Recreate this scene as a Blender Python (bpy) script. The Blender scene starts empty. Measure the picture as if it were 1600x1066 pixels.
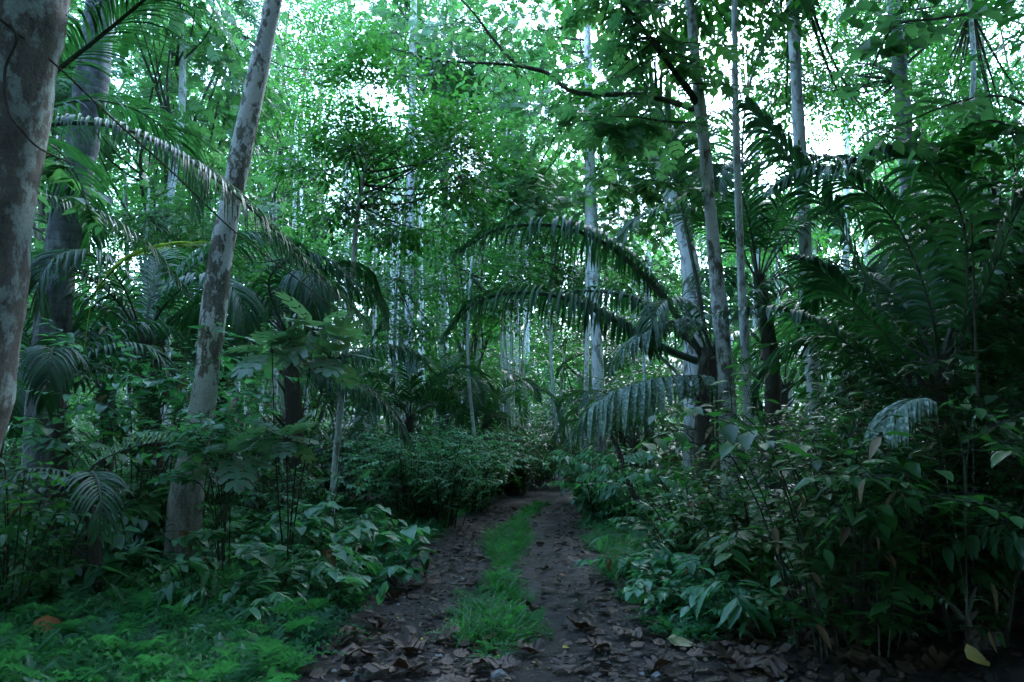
import bpy, math, random
import numpy as np
R = math.radians
sc = bpy.context.scene
C = sc.collection
# ------------------------------------------------------------------ camera, sky, sun, exposure
F = 1081.0; TILT = R(8.3); CH = 1.5
cam = bpy.data.objects.new('camera', bpy.data.cameras.new('camera')); C.objects.link(cam)
cam.data.sensor_width = 36; cam.data.lens = 36*F/1600; cam.data.clip_start = .05; cam.data.clip_end = 2000
cam.location = (0, 0, CH); cam.rotation_euler = (R(90)+TILT, 0, 0); sc.camera = cam
SUN_EL, SUN_ROT = R(42), R(18)
w = bpy.data.worlds.new('World'); sc.world = w; w.use_nodes = True
nt = w.node_tree; sky = nt.nodes.new('ShaderNodeTexSky'); sky.sky_type = 'NISHITA'; sky.sun_disc = False
sky.sun_elevation = SUN_EL; sky.sun_rotation = SUN_ROT; sky.air_density = 1.3; sky.dust_density = .3; sky.ozone_density = 3.2
bg = nt.nodes['Background']; nt.links.new(sky.outputs[0], bg.inputs[0]); bg.inputs[1].default_value = .15
sl = bpy.data.lights.new('sun', 'SUN'); sl.energy = .5; sl.angle = R(30); sl.color = (.84, .93, 1)
sun = bpy.data.objects.new('sun', sl); C.objects.link(sun); sun.location = (6, 20, 40)
sun.rotation_euler = (R(90)-SUN_EL, 0, math.pi-SUN_ROT)
vs = sc.view_settings; vs.view_transform = 'Standard'; vs.look = 'None'; vs.gamma = 1; vs.exposure = 4.3
cy = sc.cycles
cy.max_bounces = 4; cy.diffuse_bounces = 2; cy.glossy_bounces = 2; cy.transmission_bounces = 3; cy.transparent_max_bounces = 4
cy.use_denoising = True
cy.caustics_reflective = False; cy.caustics_refractive = False

# ------------------------------------------------------------------ geometry helpers
def px(x, y, Y):
    v = (533-y)/F
    s = Y/(math.cos(TILT)-math.sin(TILT)*v)
    return np.array([s*(x-800)/F, Y, CH+s*(math.sin(TILT)+math.cos(TILT)*v)])
def norm(a):
    return a/np.maximum(np.linalg.norm(a, axis=-1, keepdims=True), 1e-9)
PC = np.array([(-40, -.3), (0, -.3), (5, -.17), (10, -.08), (13, .12), (16, .5), (20, 1.45), (26, 4.5), (34, 10), (60, 30)], float)
def pc(y): return np.interp(y, PC[:, 0], PC[:, 1])
def sstep(a, b, x):
    t = np.clip((x-a)/(b-a), 0, 1); return t*t*(3-2*t)
def gz(x, y):
    x = np.asarray(x, float); y = np.asarray(y, float)
    d = x-pc(y)
    z = .22*sstep(-1.4, -4.5, d)+.45*sstep(1.9, 5.5, d)
    z = z-.05*np.exp(-((d-.42)/.28)**2)-.04*np.exp(-((d+.75)/.3)**2)
    z = z+.05*np.sin(x*1.3+y*.7)*np.sin(y*1.1-x*.5)*sstep(1, 3, abs(d))+.012*np.sin(x*5.1+1)*np.sin(y*4.3)
    return z+.75*sstep(22, 60, y)+17*sstep(62, 150, np.hypot(x, y))
class Geo:
    def __init__(s): s.v = []; s.f = []; s.m = []; s.n = 0
    def add(s, V, Fc, mi=0):
        V = np.asarray(V, float).reshape(-1, 3); Fc = np.asarray(Fc, np.int64)
        if len(V) == 0 or len(Fc) == 0: return
        s.v.append(V); s.f.append(Fc+s.n); s.m.append((len(Fc), mi)); s.n += len(V)
    def tube(s, P, r, sides=7, mi=0, jit=0, rng=None, cap=True):
        P = np.asarray(P, float); n = len(P); r = np.broadcast_to(np.asarray(r, float), (n,))
        T = norm(np.gradient(P, axis=0))
        a = np.tile([1., 0, 0], (n, 1)); a[abs(T[:, 0]) > .8] = [0, 1., 0]
        A = norm(np.cross(T, a)); 
        for i in range(1, n):
            q = A[i-1]-T[i]*np.dot(A[i-1], T[i]); A[i] = q/max(np.linalg.norm(q), 1e-9)
        B = np.cross(T, A); th = np.arange(sides)*2*math.pi/sides
        rr = r[:, None]*np.ones((n, sides))
        if jit: rr = rr*(1+jit*(rng.random((n, sides))-.5))
        V = P[:, None]+rr[..., None]*(np.cos(th)[None, :, None]*A[:, None]+np.sin(th)[None, :, None]*B[:, None])
        i = np.arange(n-1)[:, None]*sides; j = np.arange(sides)[None]; k = (j+1) % sides
        Q = np.stack([i+j, i+k, i+sides+k, i+sides+j], -1).reshape(-1, 4)
        s.add(V, Q, mi)
        if cap: s.add(V[-1], np.array([[0, q, q+1] for q in range(1, sides-1)]), mi)
    def leaves(s, tpl, P, D, N, L, W=1., mi=0):
        tv, tf = tpl; D = norm(D); S = norm(np.cross(D, N)); N = np.cross(S, D)
        n = len(P)
        if n == 0: return
        L = np.broadcast_to(np.asarray(L, float), (n,)); W = np.broadcast_to(np.asarray(W, float), (n,))
        V = P[:, None]+L[:, None, None]*(tv[None, :, 0, None]*D[:, None]+(W[:, None]*tv[None, :, 1])[..., None]*S[:, None]+tv[None, :, 2, None]*N[:, None])
        Fc = (tf[None]+(np.arange(n)*len(tv))[:, None, None]).reshape(-1, tf.shape[1])
        s.add(V, Fc, mi)
    def build(s, name, mats, parent=None, smooth=True):
        me = bpy.data.meshes.new(name)
        V = np.concatenate(s.v) if s.v else np.zeros((0, 3))
        if parent is not None: V = V-np.array(parent['_o'])
        lens = np.concatenate([np.full(f.shape[0], f.shape[1]) for f in s.f])
        loops = np.concatenate([f.ravel() for f in s.f])
        mi = np.concatenate([np.full(a, b) for a, b in s.m])
        me.vertices.add(len(V)); me.vertices.foreach_set('co', V.astype(np.float32).ravel())
        me.loops.add(len(loops)); me.loops.foreach_set('vertex_index', loops.astype(np.int32))
        me.polygons.add(len(lens)); me.polygons.foreach_set('loop_start', np.concatenate([[0], np.cumsum(lens)[:-1]]).astype(np.int32))
        me.polygons.foreach_set('material_index', mi.astype(np.int32))
        me.polygons.foreach_set('use_smooth', np.full(len(lens), smooth))
        for m in (mats if isinstance(mats, (list, tuple)) else [mats]): me.materials.append(m)
        me.update(calc_edges=True); me.validate()
        o = bpy.data.objects.new(name, me); C.objects.link(o)
        if parent is not None: o.parent = parent
        return o
def thing(name, label, cat, loc=(0, 0, 0), group=None):
    o = bpy.data.objects.new(name, None); C.objects.link(o); o.location = [float(a) for a in loc]
    o['_o'] = [float(a) for a in loc]; o['label'] = label; o['category'] = cat
    o.empty_display_size = .2
    if group: o['group'] = group
    return o
def tag(o, label, cat=None, group=None, kind=None):
    o['label'] = label
    if cat: o['category'] = cat
    if group: o['group'] = group
    if kind: o['kind'] = kind
    return o
def dup(root, loc, rz=0, s=1, label=None, group=None, tilt=(0, 0)):
    r = root.copy(); C.objects.link(r); r.location = [float(a) for a in loc]; r.rotation_euler = (tilt[0], tilt[1], rz); r.scale = (s, s, s)
    if label: r['label'] = label
    if group: r['group'] = group
    for ch in list(root.children):
        c = ch.copy(); C.objects.link(c); c.parent = r
    return r
def spline(P, n=24):
    P = np.asarray(P, float)
    if len(P) == 2: t = np.linspace(0, 1, n)[:, None]; return P[0]*(1-t)+P[1]*t
    Q = np.vstack([2*P[0]-P[1], P, 2*P[-1]-P[-2]]); m = len(P)-1
    out = []
    for u in np.linspace(0, m-1e-6, n):
        i = int(u); t = u-i; a, b, c, d = Q[i:i+4]
        out.append(.5*((2*b)+(-a+c)*t+(2*a-5*b+4*c-d)*t*t+(-a+3*b-3*c+d)*t**3))
    return np.array(out)
def interp_path(P, t):
    n = len(P); u = np.clip(t, 0, 1)*(n-1); i = np.clip(u.astype(int), 0, n-2); f = (u-i)[..., None]
    return P[i]*(1-f)+P[i+1]*f

# ------------------------------------------------------------------ leaf shapes
def leaf_tpl(prof, fold=.2, curl=.15):
    u = np.array([p[0] for p in prof]); wv = np.array([p[1] for p in prof]); z = -curl*u**2
    V = [(a, 0, c) for a, c in zip(u, z)]; Fc = []; n = len(u)
    for sg in (1, -1):
        b = len(V); V += [(u[i], sg*wv[i], z[i]+fold*wv[i]) for i in range(1, n-1)]
        e = [0]+[b+i for i in range(n-2)]+[n-1]
        for i in range(n-1):
            q = [i, e[i], e[i+1], i+1] if sg < 0 else [i, i+1, e[i+1], e[i]]
            q = [k for j, k in enumerate(q) if k not in q[:j]]
            Fc.append(q[:3]); 
            if len(q) == 4: Fc.append([q[0], q[2], q[3]])
    return np.array(V, float), np.array(Fc)
RHOMB = (np.array([(0, 0, 0), (.45, .24, .06), (1, 0, -.08), (.45, -.24, .06)], float), np.array([[0, 2, 1], [0, 3, 2]]))
OVATE = leaf_tpl([(0, 0), (.12, .16), (.38, .27), (.68, .18), (1, 0)], .25, .2)
HEART = leaf_tpl([(0, 0), (-.02, .22), (.25, .40), (.6, .26), (1, 0)], .2, .2)
LANCE = leaf_tpl([(0, 0), (.2, .10), (.5, .13), (.8, .07), (1, 0)], .3, .3)
def lobed_tpl(nl=4, depth=.6, curl=.25, wide=.5, fold=.15):
    n = nl+1; mu = np.linspace(0, .86, n); V = [(a, 0, 0) for a in mu]+[(1., 0, 0)]; tip = n; Fc = []
    for sg in (1, -1):
        prev = None
        for i in range(nl):
            a, b = mu[i], mu[i+1]; ww = wide*math.sin(math.pi*(.22+.62*(i+.5)/nl)); 
            b0 = len(V)
            w_ = (b-a)/.215; n0 = (a+.02*w_, ww*(1-depth)); s1 = (a+.075*w_, ww*.78); t1 = (a+.24*w_, ww); t2 = (a+.31*w_, ww*.8); n1 = (a+.17*w_, ww*(1-depth)*.9)
            for q in (n0, s1, t1, t2, n1): V.append((q[0], sg*q[1], 0))
            tri = [(i, b0, b0+1), (i, b0+1, b0+2), (i, b0+2, b0+3), (i, b0+3, b0+4), (i, b0+4, i+1)]
            if sg > 0: tri = [(p, r, q) for p, q, r in tri]
            Fc += tri; prev = b0+4
        b0 = len(V); V.append((.93, sg*wide*.22, 0)); tr = [(n-1, prev, b0), (n-1, b0, tip)]
        Fc += tr if sg < 0 else [(p, r, q) for p, q, r in tr]
    V = np.array(V, float); V[:, 2] = fold*abs(V[:, 1])-curl*V[:, 0]**2-.35*V[:, 1]**2
    return V, np.array(Fc)
LOBED = lobed_tpl(); LOBED3 = lobed_tpl(3, .75, .3, .5)
DEAD = lobed_tpl(4, .7, -.1, .48, .3)
def fernlet_tpl(n=7, wide=.33, curl=.5, tw=.09):
    V = []; Fc = []
    us = np.linspace(.08, .95, n)
    V += [(0, .008, 0), (0, -.008, 0), (1, 0, -curl)]; Fc.append((0, 1, 2))
    for u in us:
        l = wide*math.sin(math.pi*(.25+.7*u))**.8
        for sg in (1, -1):
            b = len(V); z = -curl*u*u
            V += [(u-tw*.4, 0, z), (u+tw*.6, 0, z), (u+l*.35+tw*.35, sg*l*.55, z+.02), (u+l*.5, sg*l, z-.06), (u+l*.22, sg*l*.5, z+.02)]
            t = [(b, b+1, b+2), (b, b+2, b+4), (b+4, b+2, b+3)]
            Fc += t if sg < 0 else [(p, r, q) for p, q, r in t]
    return np.array(V, float), np.array(Fc)
FERN = fernlet_tpl(); PINN = fernlet_tpl(6, .3, .25, .13)
BLADE = leaf_tpl([(0, 0), (.3, .03), (.65, .022), (1, 0)], .3, .5)
STRIPLEAF = OVATE

# ------------------------------------------------------------------ materials
def new_mat(name):
    m = bpy.data.materials.new(name); m.use_nodes = True; n = m.node_tree; return m, n, n.nodes['Principled BSDF'], n.nodes['Material Output']
def N(n, t, **k):
    a = n.nodes.new(t)
    for q, v in k.items(): setattr(a, q, v)
    return a
def ramp(n, f, stops):
    r = N(n, 'ShaderNodeValToRGB'); e = r.color_ramp.elements
    while len(e) < len(stops): e.new(.5)
    for i, (p, c) in enumerate(stops): e[i].position = p; e[i].color = (*c, 1)
    n.links.new(f, r.inputs[0]); return r.outputs[0]
def leaf_mat(name, c1, c2, rough=.42, trans=.35, tc=(1.5, 2.2, .9), spots=None, spec=.36):
    m, n, b, o = new_mat(name)
    g = N(n, 'ShaderNodeNewGeometry'); tcn = N(n, 'ShaderNodeTexCoord'); nz = N(n, 'ShaderNodeTexNoise'); nz.inputs['Scale'].default_value = .8
    n.links.new(tcn.outputs['Object'], nz.inputs['Vector'])
    mth = N(n, 'ShaderNodeMath', operation='MULTIPLY_ADD'); n.links.new(g.outputs['Random Per Island'], mth.inputs[0]); mth.inputs[1].default_value = .65
    sb = N(n, 'ShaderNodeMath', operation='MULTIPLY_ADD'); n.links.new(nz.outputs[0], sb.inputs[0]); sb.inputs[1].default_value = 1.2; sb.inputs[2].default_value = -.42
    n.links.new(sb.outputs[0], mth.inputs[2])
    col = ramp(n, mth.outputs[0], [(0, c1), (1, c2)])
    if spots:
        z2 = N(n, 'ShaderNodeTexNoise'); z2.inputs['Scale'].default_value = spots[1]; z2.inputs['Detail'].default_value = 4; n.links.new(tcn.outputs['Object'], z2.inputs['Vector'])
        fr = ramp(n, z2.outputs[0], [(.48, (0, 0, 0)), (.62, (1, 1, 1))])
        mx = N(n, 'ShaderNodeMix', data_type='RGBA'); n.links.new(fr, mx.inputs[0]); n.links.new(col, mx.inputs[6]); mx.inputs[7].default_value = (*spots[0], 1); col = mx.outputs[2]
    n.links.new(col, b.inputs['Base Color']); b.inputs['Roughness'].default_value = rough; b.inputs['Specular IOR Level'].default_value = spec
    t = N(n, 'ShaderNodeBsdfTranslucent'); mm = N(n, 'ShaderNodeMix', data_type='RGBA', blend_type='MULTIPLY'); mm.inputs[0].default_value = 1
    n.links.new(col, mm.inputs[6]); mm.inputs[7].default_value = (*tc, 1); n.links.new(mm.outputs[2], t.inputs[0])
    ms = N(n, 'ShaderNodeMixShader'); ms.inputs[0].default_value = trans
    n.links.new(b.outputs[0], ms.inputs[1]); n.links.new(t.outputs[0], ms.inputs[2]); n.links.new(ms.outputs[0], o.inputs[0])
    return m
def bark_mat(name, base, mid, pale, patch=3., thr=.5, rings=0, rs=.8, stretch=(1, 1, .45), soft=.05, fine=60, zf=None):
    m, n, b, o = new_mat(name); t = N(n, 'ShaderNodeTexCoord'); mp = N(n, 'ShaderNodeMapping'); mp.inputs['Scale'].default_value = stretch
    n.links.new(t.outputs['Object'], mp.inputs[0])
    a = N(n, 'ShaderNodeTexNoise'); a.inputs['Scale'].default_value = patch; a.inputs['Detail'].default_value = 9; a.inputs['Roughness'].default_value = .68; n.links.new(mp.outputs[0], a.inputs['Vector'])
    f = N(n, 'ShaderNodeTexNoise'); f.inputs['Scale'].default_value = fine; f.inputs['Detail'].default_value = 8; f.inputs['Roughness'].default_value = .7; n.links.new(t.outputs['Object'], f.inputs['Vector'])
    mp2 = N(n, 'ShaderNodeMapping'); mp2.inputs['Scale'].default_value = (1, 1, .25); n.links.new(t.outputs['Object'], mp2.inputs[0])
    f2 = N(n, 'ShaderNodeTexNoise'); f2.inputs['Scale'].default_value = 11; f2.inputs['Detail'].default_value = 9; f2.inputs['Roughness'].default_value = .75; n.links.new(mp2.outputs[0], f2.inputs['Vector'])
    av = N(n, 'ShaderNodeMath', operation='MULTIPLY_ADD'); n.links.new(f.outputs[0], av.inputs[0]); av.inputs[1].default_value = .5; hv = N(n, 'ShaderNodeMath', operation='MULTIPLY'); n.links.new(f2.outputs[0], hv.inputs[0]); hv.inputs[1].default_value = .5; n.links.new(hv.outputs[0], av.inputs[2])
    c0 = ramp(n, av.outputs[0], [(.36, base), (.62, mid)])
    fr = ramp(n, a.outputs[0], [(thr-soft, (0, 0, 0)), (thr+soft, (1, 1, 1))])
    if zf:   # lichen only on the upper trunk; the shadowed foot is painted darker this way
        sx = N(n, 'ShaderNodeSeparateXYZ'); n.links.new(t.outputs['Object'], sx.inputs[0]); mr = N(n, 'ShaderNodeMapRange'); n.links.new(sx.outputs[2], mr.inputs[0])
        mr.inputs[1].default_value = zf[0]; mr.inputs[2].default_value = zf[1]; m3 = N(n, 'ShaderNodeMath', operation='MULTIPLY'); n.links.new(fr, m3.inputs[0]); n.links.new(mr.outputs[0], m3.inputs[1]); fr = m3.outputs[0]
    mx = N(n, 'ShaderNodeMix', data_type='RGBA'); n.links.new(fr, mx.inputs[0]); n.links.new(c0, mx.inputs[6])
    pl = ramp(n, f.outputs[0], [(.3, tuple(q*.6 for q in pale)), (.6, pale)]); n.links.new(pl, mx.inputs[7])
    col = mx.outputs[2]; h = av.outputs[0]
    if rings:
        wv = N(n, 'ShaderNodeTexWave', wave_type='BANDS', bands_direction='Z'); wv.inputs['Scale'].default_value = rings; wv.inputs['Distortion'].default_value = 3; wv.inputs['Detail'].default_value = 2; wv.inputs['Detail Scale'].default_value = 1.5
        n.links.new(t.outputs['Object'], wv.inputs['Vector'])
        rr = ramp(n, wv.outputs[0], [(.0, (.5, .5, .5)), (.12, (1, 1, 1))])
        m2 = N(n, 'ShaderNodeMix', data_type='RGBA', blend_type='MULTIPLY'); m2.inputs[0].default_value = rs; n.links.new(col, m2.inputs[6]); n.links.new(rr, m2.inputs[7]); col = m2.outputs[2]
        ad = N(n, 'ShaderNodeMath', operation='MULTIPLY_ADD'); n.links.new(wv.outputs[0], ad.inputs[0]); ad.inputs[1].default_value = .2; n.links.new(av.outputs[0], ad.inputs[2]); h = ad.outputs[0]
    n.links.new(col, b.inputs['Base Color']); b.inputs['Roughness'].default_value = .85; b.inputs['Specular IOR Level'].default_value = .25
    bp = N(n, 'ShaderNodeBump'); bp.inputs['Strength'].default_value = .8; bp.inputs['Distance'].default_value = .03; n.links.new(h, bp.inputs['Height']); n.links.new(bp.outputs[0], b.inputs['Normal'])
    return m
M = {}
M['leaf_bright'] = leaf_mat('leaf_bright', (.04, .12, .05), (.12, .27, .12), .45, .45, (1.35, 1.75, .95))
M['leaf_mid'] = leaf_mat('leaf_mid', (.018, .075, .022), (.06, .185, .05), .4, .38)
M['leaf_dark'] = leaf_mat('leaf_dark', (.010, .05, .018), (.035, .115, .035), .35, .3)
M['leaf_heart'] = leaf_mat('leaf_heart', (.05, .17, .09), (.11, .3, .15), .36, .35)
M['leaf_lobed'] = leaf_mat('leaf_lobed', (.08, .19, .12), (.15, .3, .18), .35, .25, (1.1, 1.6, .7), spots=((.16, .22, .14), 14))
M['palm'] = leaf_mat('palm', (.014, .055, .025), (.035, .12, .05), .5, .25, spec=.4)
M['palm_dusty'] = leaf_mat('palm_dusty', (.06, .13, .09), (.13, .22, .15), .6, .2, spots=((.34, .42, .36), 30))
M['palm_yellow'] = leaf_mat('palm_yellow', (.14, .2, .05), (.3, .34, .12), .5, .35)
M['fern'] = leaf_mat('fern', (.02, .10, .05), (.06, .21, .095), .5, .35)
M['grass'] = leaf_mat('grass', (.025, .11, .04), (.065, .24, .085), .5, .4)
M['dead'] = leaf_mat('dead', (.012, .010, .006), (.095, .062, .036), .6, .08, (1.2, .9, .6))
M['dead_brown'] = leaf_mat('dead_brown', (.08, .05, .03), (.25, .2, .09), .6, .2, (1.2, 1, .6))
M['dead_pale'] = leaf_mat('dead_pale', (.3, .27, .15), (.45, .4, .22), .6, .1, (1.1, 1, .6))
M['yellow'] = leaf_mat('yellow', (.35, .3, .04), (.5, .42, .06), .5, .3, (1.2, 1.1, .6))
M['canopy'] = leaf_mat('canopy', (.010, .045, .02), (.03, .10, .04), .4, .12)  # nearly opaque leaves of the added shading roof
M['orange'] = leaf_mat('orange', (.3, .12, .04), (.4, .18, .06), .55, .2, (1.2, 1, .6))
M['bark_big'] = bark_mat('bark_big', (.075, .072, .064), (.22, .215, .19), (.38, .48, .45), 5, .54, stretch=(1, 1, .6), soft=.03, fine=45, rings=1.6, rs=.15)
M['bark_ring'] = bark_mat('bark_ring', (.06, .07, .07), (.15, .17, .17), (.34, .4, .39), 4, .55, rings=2.6, rs=.4, soft=.08)
M['bark_mottle'] = bark_mat('bark_mottle', (.045, .045, .036), (.2, .19, .155), (.62, .68, .64), 7, .47, stretch=(1, 1, .5), soft=.05)
M['bark_lean'] = bark_mat('bark_lean', (.025, .03, .02), (.3, .29, .24), (.72, .76, .72), 6, .48, stretch=(1, 1, .5), soft=.015, zf=(.6, 2.4))
M['bark_pale'] = bark_mat('bark_pale', (.16, .16, .13), (.3, .3, .26), (.68, .74, .72), 9, .45, stretch=(1, 1, .35), soft=.03)
M['bark_dark'] = bark_mat('bark_dark', (.04, .035, .028), (.10, .09, .07), (.22, .23, .18), 5, .62, soft=.06)
M['wood'] = bark_mat('wood', (.02, .025, .018), (.06, .065, .045), (.12, .15, .11), 8, .6)
M['rachis'] = bark_mat('rachis', (.04, .06, .04), (.10, .13, .09), (.2, .22, .17), 8, .6)
M['stone'] = bark_mat('stone', (.10, .11, .11), (.26, .28, .28), (.14, .2, .1), 9, .6, stretch=(1, 1, 1))
def ground_mat():
    m, n, b, o = new_mat('wet_soil'); t = N(n, 'ShaderNodeTexCoord')
    a = N(n, 'ShaderNodeTexNoise'); a.inputs['Scale'].default_value = 2.2; a.inputs['Detail'].default_value = 9; a.inputs['Roughness'].default_value = .7; n.links.new(t.outputs['Object'], a.inputs['Vector'])
    f = N(n, 'ShaderNodeTexNoise'); f.inputs['Scale'].default_value = 28; f.inputs['Detail'].default_value = 8; f.inputs['Roughness'].default_value = .75; n.links.new(t.outputs['Object'], f.inputs['Vector'])
    c = ramp(n, a.outputs[0], [(.3, (.005, .005, .005)), (.55, (.014, .014, .012)), (.75, (.030, .030, .026))])
    d = ramp(n, f.outputs[0], [(.35, (.5, .5, .5)), (.7, (1.3, 1.3, 1.3))])
    mx = N(n, 'ShaderNodeMix', data_type='RGBA', blend_type='MULTIPLY'); mx.inputs[0].default_value = 1; n.links.new(c, mx.inputs[6]); n.links.new(d, mx.inputs[7])
    n.links.new(mx.outputs[2], b.inputs['Base Color'])
    r = ramp(n, a.outputs[0], [(.35, (.35,)*3), (.6, (.75,)*3)]); n.links.new(r, b.inputs['Roughness'])
    ad = N(n, 'ShaderNodeMath', operation='MULTIPLY_ADD'); n.links.new(a.outputs[0], ad.inputs[0]); ad.inputs[1].default_value = 2; n.links.new(f.outputs[0], ad.inputs[2])
    bp = N(n, 'ShaderNodeBump'); bp.inputs['Strength'].default_value = 1.; bp.inputs['Distance'].default_value = .07; n.links.new(ad.outputs[0], bp.inputs['Height']); n.links.new(bp.outputs[0], b.inputs['Normal'])
    return m
M['soil'] = ground_mat()

# ------------------------------------------------------------------ ground and trail
def grid_mesh(name, xs, ys, zf, mat):
    X, Y = np.meshgrid(xs, ys); Z = zf(X, Y); g = Geo(); nx, ny = len(xs), len(ys)
    i = np.arange(ny-1)[:, None]*nx+np.arange(nx-1)[None]
    g.add(np.stack([X, Y, Z], -1), np.stack([i, i+1, i+nx+1, i+nx], -1).reshape(-1, 4)); return g.build(name, mat)
xs = np.concatenate([[-400, -150, -130, -110, -95, -80, -60, -45], np.arange(-30, -4, .5), np.arange(-4, 5, .06), np.arange(5, 30, .5), [45, 60, 80, 95, 110, 130, 150, 400]])
ys = np.concatenate([[-400, -200, -150, -120, -100, -80, -60, -20, -8, -2], np.arange(1, 16, .07), np.arange(16, 40, .4), [45, 60, 70, 80, 90, 100, 110, 120, 135, 150, 400]])
def gnd(X, Y):
    r = np.random.default_rng(1); z = gz(X, Y); near = (abs(X) < 5)*(Y > 1)*(Y < 16)
    return z+near*(r.random(X.shape)-.5)*.012
tag(grid_mesh('ground', xs, ys, gnd, M['soil']), 'dark wet forest soil with a muddy two-rut trail', kind='structure')
def path_strip():
    y = np.arange(3.2, 34, .08); g = Geo(); o = np.linspace(-1.35, 1.35, 34); c = pc(y); r = np.random.default_rng(2)
    ww = 1+.10*np.sin(y*1.7)+.06*np.sin(y*4.1+1)
    ww = ww*(1-.45*sstep(12, 17, y)); X = c[:, None]+o[None]*ww[:, None]; Yg = np.repeat(y[:, None], len(o), 1)
    Z = gz(X, Yg)+.010+(r.random(X.shape)-.5)*.010; Z[:, 0] -= .03; Z[:, -1] -= .03
    n = len(o); i = np.arange(len(y)-1)[:, None]*n+np.arange(n-1)[None]
    g.add(np.stack([X, Yg, Z], -1), np.stack([i, i+1, i+n+1, i+n], -1).reshape(-1, 4)); return g.build('trail', M['trail'])
m = M['soil'].copy(); m.name = 'trail_mud'; M['trail'] = m
tag(path_strip(), 'muddy two-rut forest trail curving away between the plants', kind='structure')

# ------------------------------------------------------------------ crowns and trees
def sprays(g, rng, O, D, Ls, nl, tpl, ll, wood=1, leafm=0, flat=.55, twig=.006, droop=.25):
    """leafy twigs: from points O along D, length Ls, nl leaves each"""
    n = len(O); D = norm(D); up = np.array([0, 0, 1.]) + (rng.random((n, 3))-.5)*flat; S = norm(np.cross(D, up)); U = np.cross(S, D)
    t = (np.arange(nl)+.6)/nl; t = t[None]*np.ones((n, 1))+(rng.random((n, nl))-.5)*.1
    lat = (rng.random((n, nl))-.5)*2*(.32*(1.05-t)); 
    P = O[:, None]+D[:, None]*(t*Ls[:, None])[..., None]+S[:, None]*(lat*Ls[:, None])[..., None]
    P[..., 2] -= droop*Ls[:, None]*t**2*.6
    P += (rng.random(P.shape)-.5)*ll*.8
    sg = np.sign(lat)[..., None]
    LD = D[:, None]*(.75+rng.random((n, nl, 1))*.4)+S[:, None]*sg*(.5+rng.random((n, nl, 1))*.6)+np.array([0, 0, -1.])*(droop+(rng.random((n, nl, 1))-.3)*.5)
    LN = U[:, None]+(rng.random((n, nl, 3))-.5)*.9
    g.leaves(tpl, P.reshape(-1, 3), LD.reshape(-1, 3), LN.reshape(-1, 3), ll*(.65+.6*rng.random(n*nl)), .85+.3*rng.random(n*nl), leafm)
    if twig:
        a = O; b = O+D*(Ls*.9)[:, None]; b = b-np.array([0, 0, 1.])*(droop*Ls*.5)[:, None]; mpt = (a+b)/2+np.array([0, 0, 1.])*(Ls*.04)[:, None]
        r = twig; V = np.stack([a+S*r, a-S*r, a+U*r, mpt+S*r*.7, mpt-S*r*.7, mpt+U*r*.7, b, b, b], 1)
        f = np.array([[0, 1, 4, 3], [1, 2, 5, 4], [2, 0, 3, 5]]); Fc = (f[None]+(np.arange(n)*9)[:, None, None]).reshape(-1, 4); g.add(V, Fc, wood)
        f = np.array([[3, 4, 6], [4, 5, 7], [5, 3, 8]]); Fc = (f[None]+(np.arange(n)*9)[:, None, None]).reshape(-1, 3)
        g.add(V, Fc, wood)
def blob(g, rng, c, rad, nsp, nl, tpl, ll, Ls, leafm=0, wood=1, ncl=None, clr=.38, limb_from=None, droop=.25, flat=.55):
    """one crown mass: twig clumps spread unevenly through an ellipsoid"""
    c = np.array(c, float); rad = np.array(rad, float); ncl = ncl or max(4, int(nsp/20))
    q = norm(rng.normal(size=(ncl, 3)))*(rng.random((ncl, 1))**.4)*.8; cc = c+q*rad
    k = rng.integers(0, ncl, nsp); cr = clr*(.6+.8*rng.random(ncl))
    o = norm(rng.normal(size=(nsp, 3)))*(rng.random((nsp, 1))**.45)
    O = cc[k]+o*rad*cr[k][:, None]*np.array([1, 1, .7])
    D = norm(o*np.array([1, 1, .5])+norm(O-c)*.6+(rng.random((nsp, 3))-.5)*.8)
    sprays(g, rng, O, D, Ls*(.6+.8*rng.random(nsp)), nl, tpl, ll, wood, leafm, flat, max(.003, ll*.05), droop)
    if limb_from is not None:
        LF = np.atleast_2d(np.array(limb_from, float))
        for e in cc[:(16 if ll > .115 else 9)]:
            ok = LF[LF[:, 2] < e[2]-.1*np.linalg.norm(rad)]; a = ok[rng.integers(0, len(ok))] if len(ok) else LF[0]
            md = (a+e)/2+np.array([0, 0, -.08])*np.linalg.norm(e-a)+(rng.random(3)-.5)*.15*np.linalg.norm(e-a)
            r0 = (.006 if ll < .115 else .015)+.008*np.linalg.norm(e-a); g.tube(spline([a, md, e], 9), np.linspace(r0, .006, 9), 5, wood, cap=False)
    return cc
def trunk_mesh(g, rng, pts, radii, sides=14, flare=1.35, mi=0, n=48):
    P = spline(pts, n); r = np.interp(np.linspace(0, 1, n), np.linspace(0, 1, len(radii)), radii)
    u = np.linspace(0, 1, n); L = np.sum(np.linalg.norm(np.diff(P, axis=0), axis=1)); h = u*L
    r = r*(1+(flare-1)*np.exp(-h/.35)); r = r*(1+.05*np.sin(h*3+rng.random()*6)+.03*np.sin(h*7.3))
    g.tube(P, r, sides, mi, .05, rng); return P
def pxpath(pp, Y, ground=True):
    out = []
    for p in pp:
        out.append(px(p[0], p[1], Y+(p[2] if len(p) > 2 else 0)))
    if ground:
        b, c = out[0], out[min(1, len(out)-1)]
        d = (b-c); d = d/max(abs(d[2]), 1e-3); z = float(gz(b[0], b[1]))
        if b[2] > z: q = b+d*(b[2]-z+.05); out.insert(0, np.array([q[0], q[1], z-.05]))
        else: out[0] = np.array([b[0], b[1], z-.06])
    return out
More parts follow.
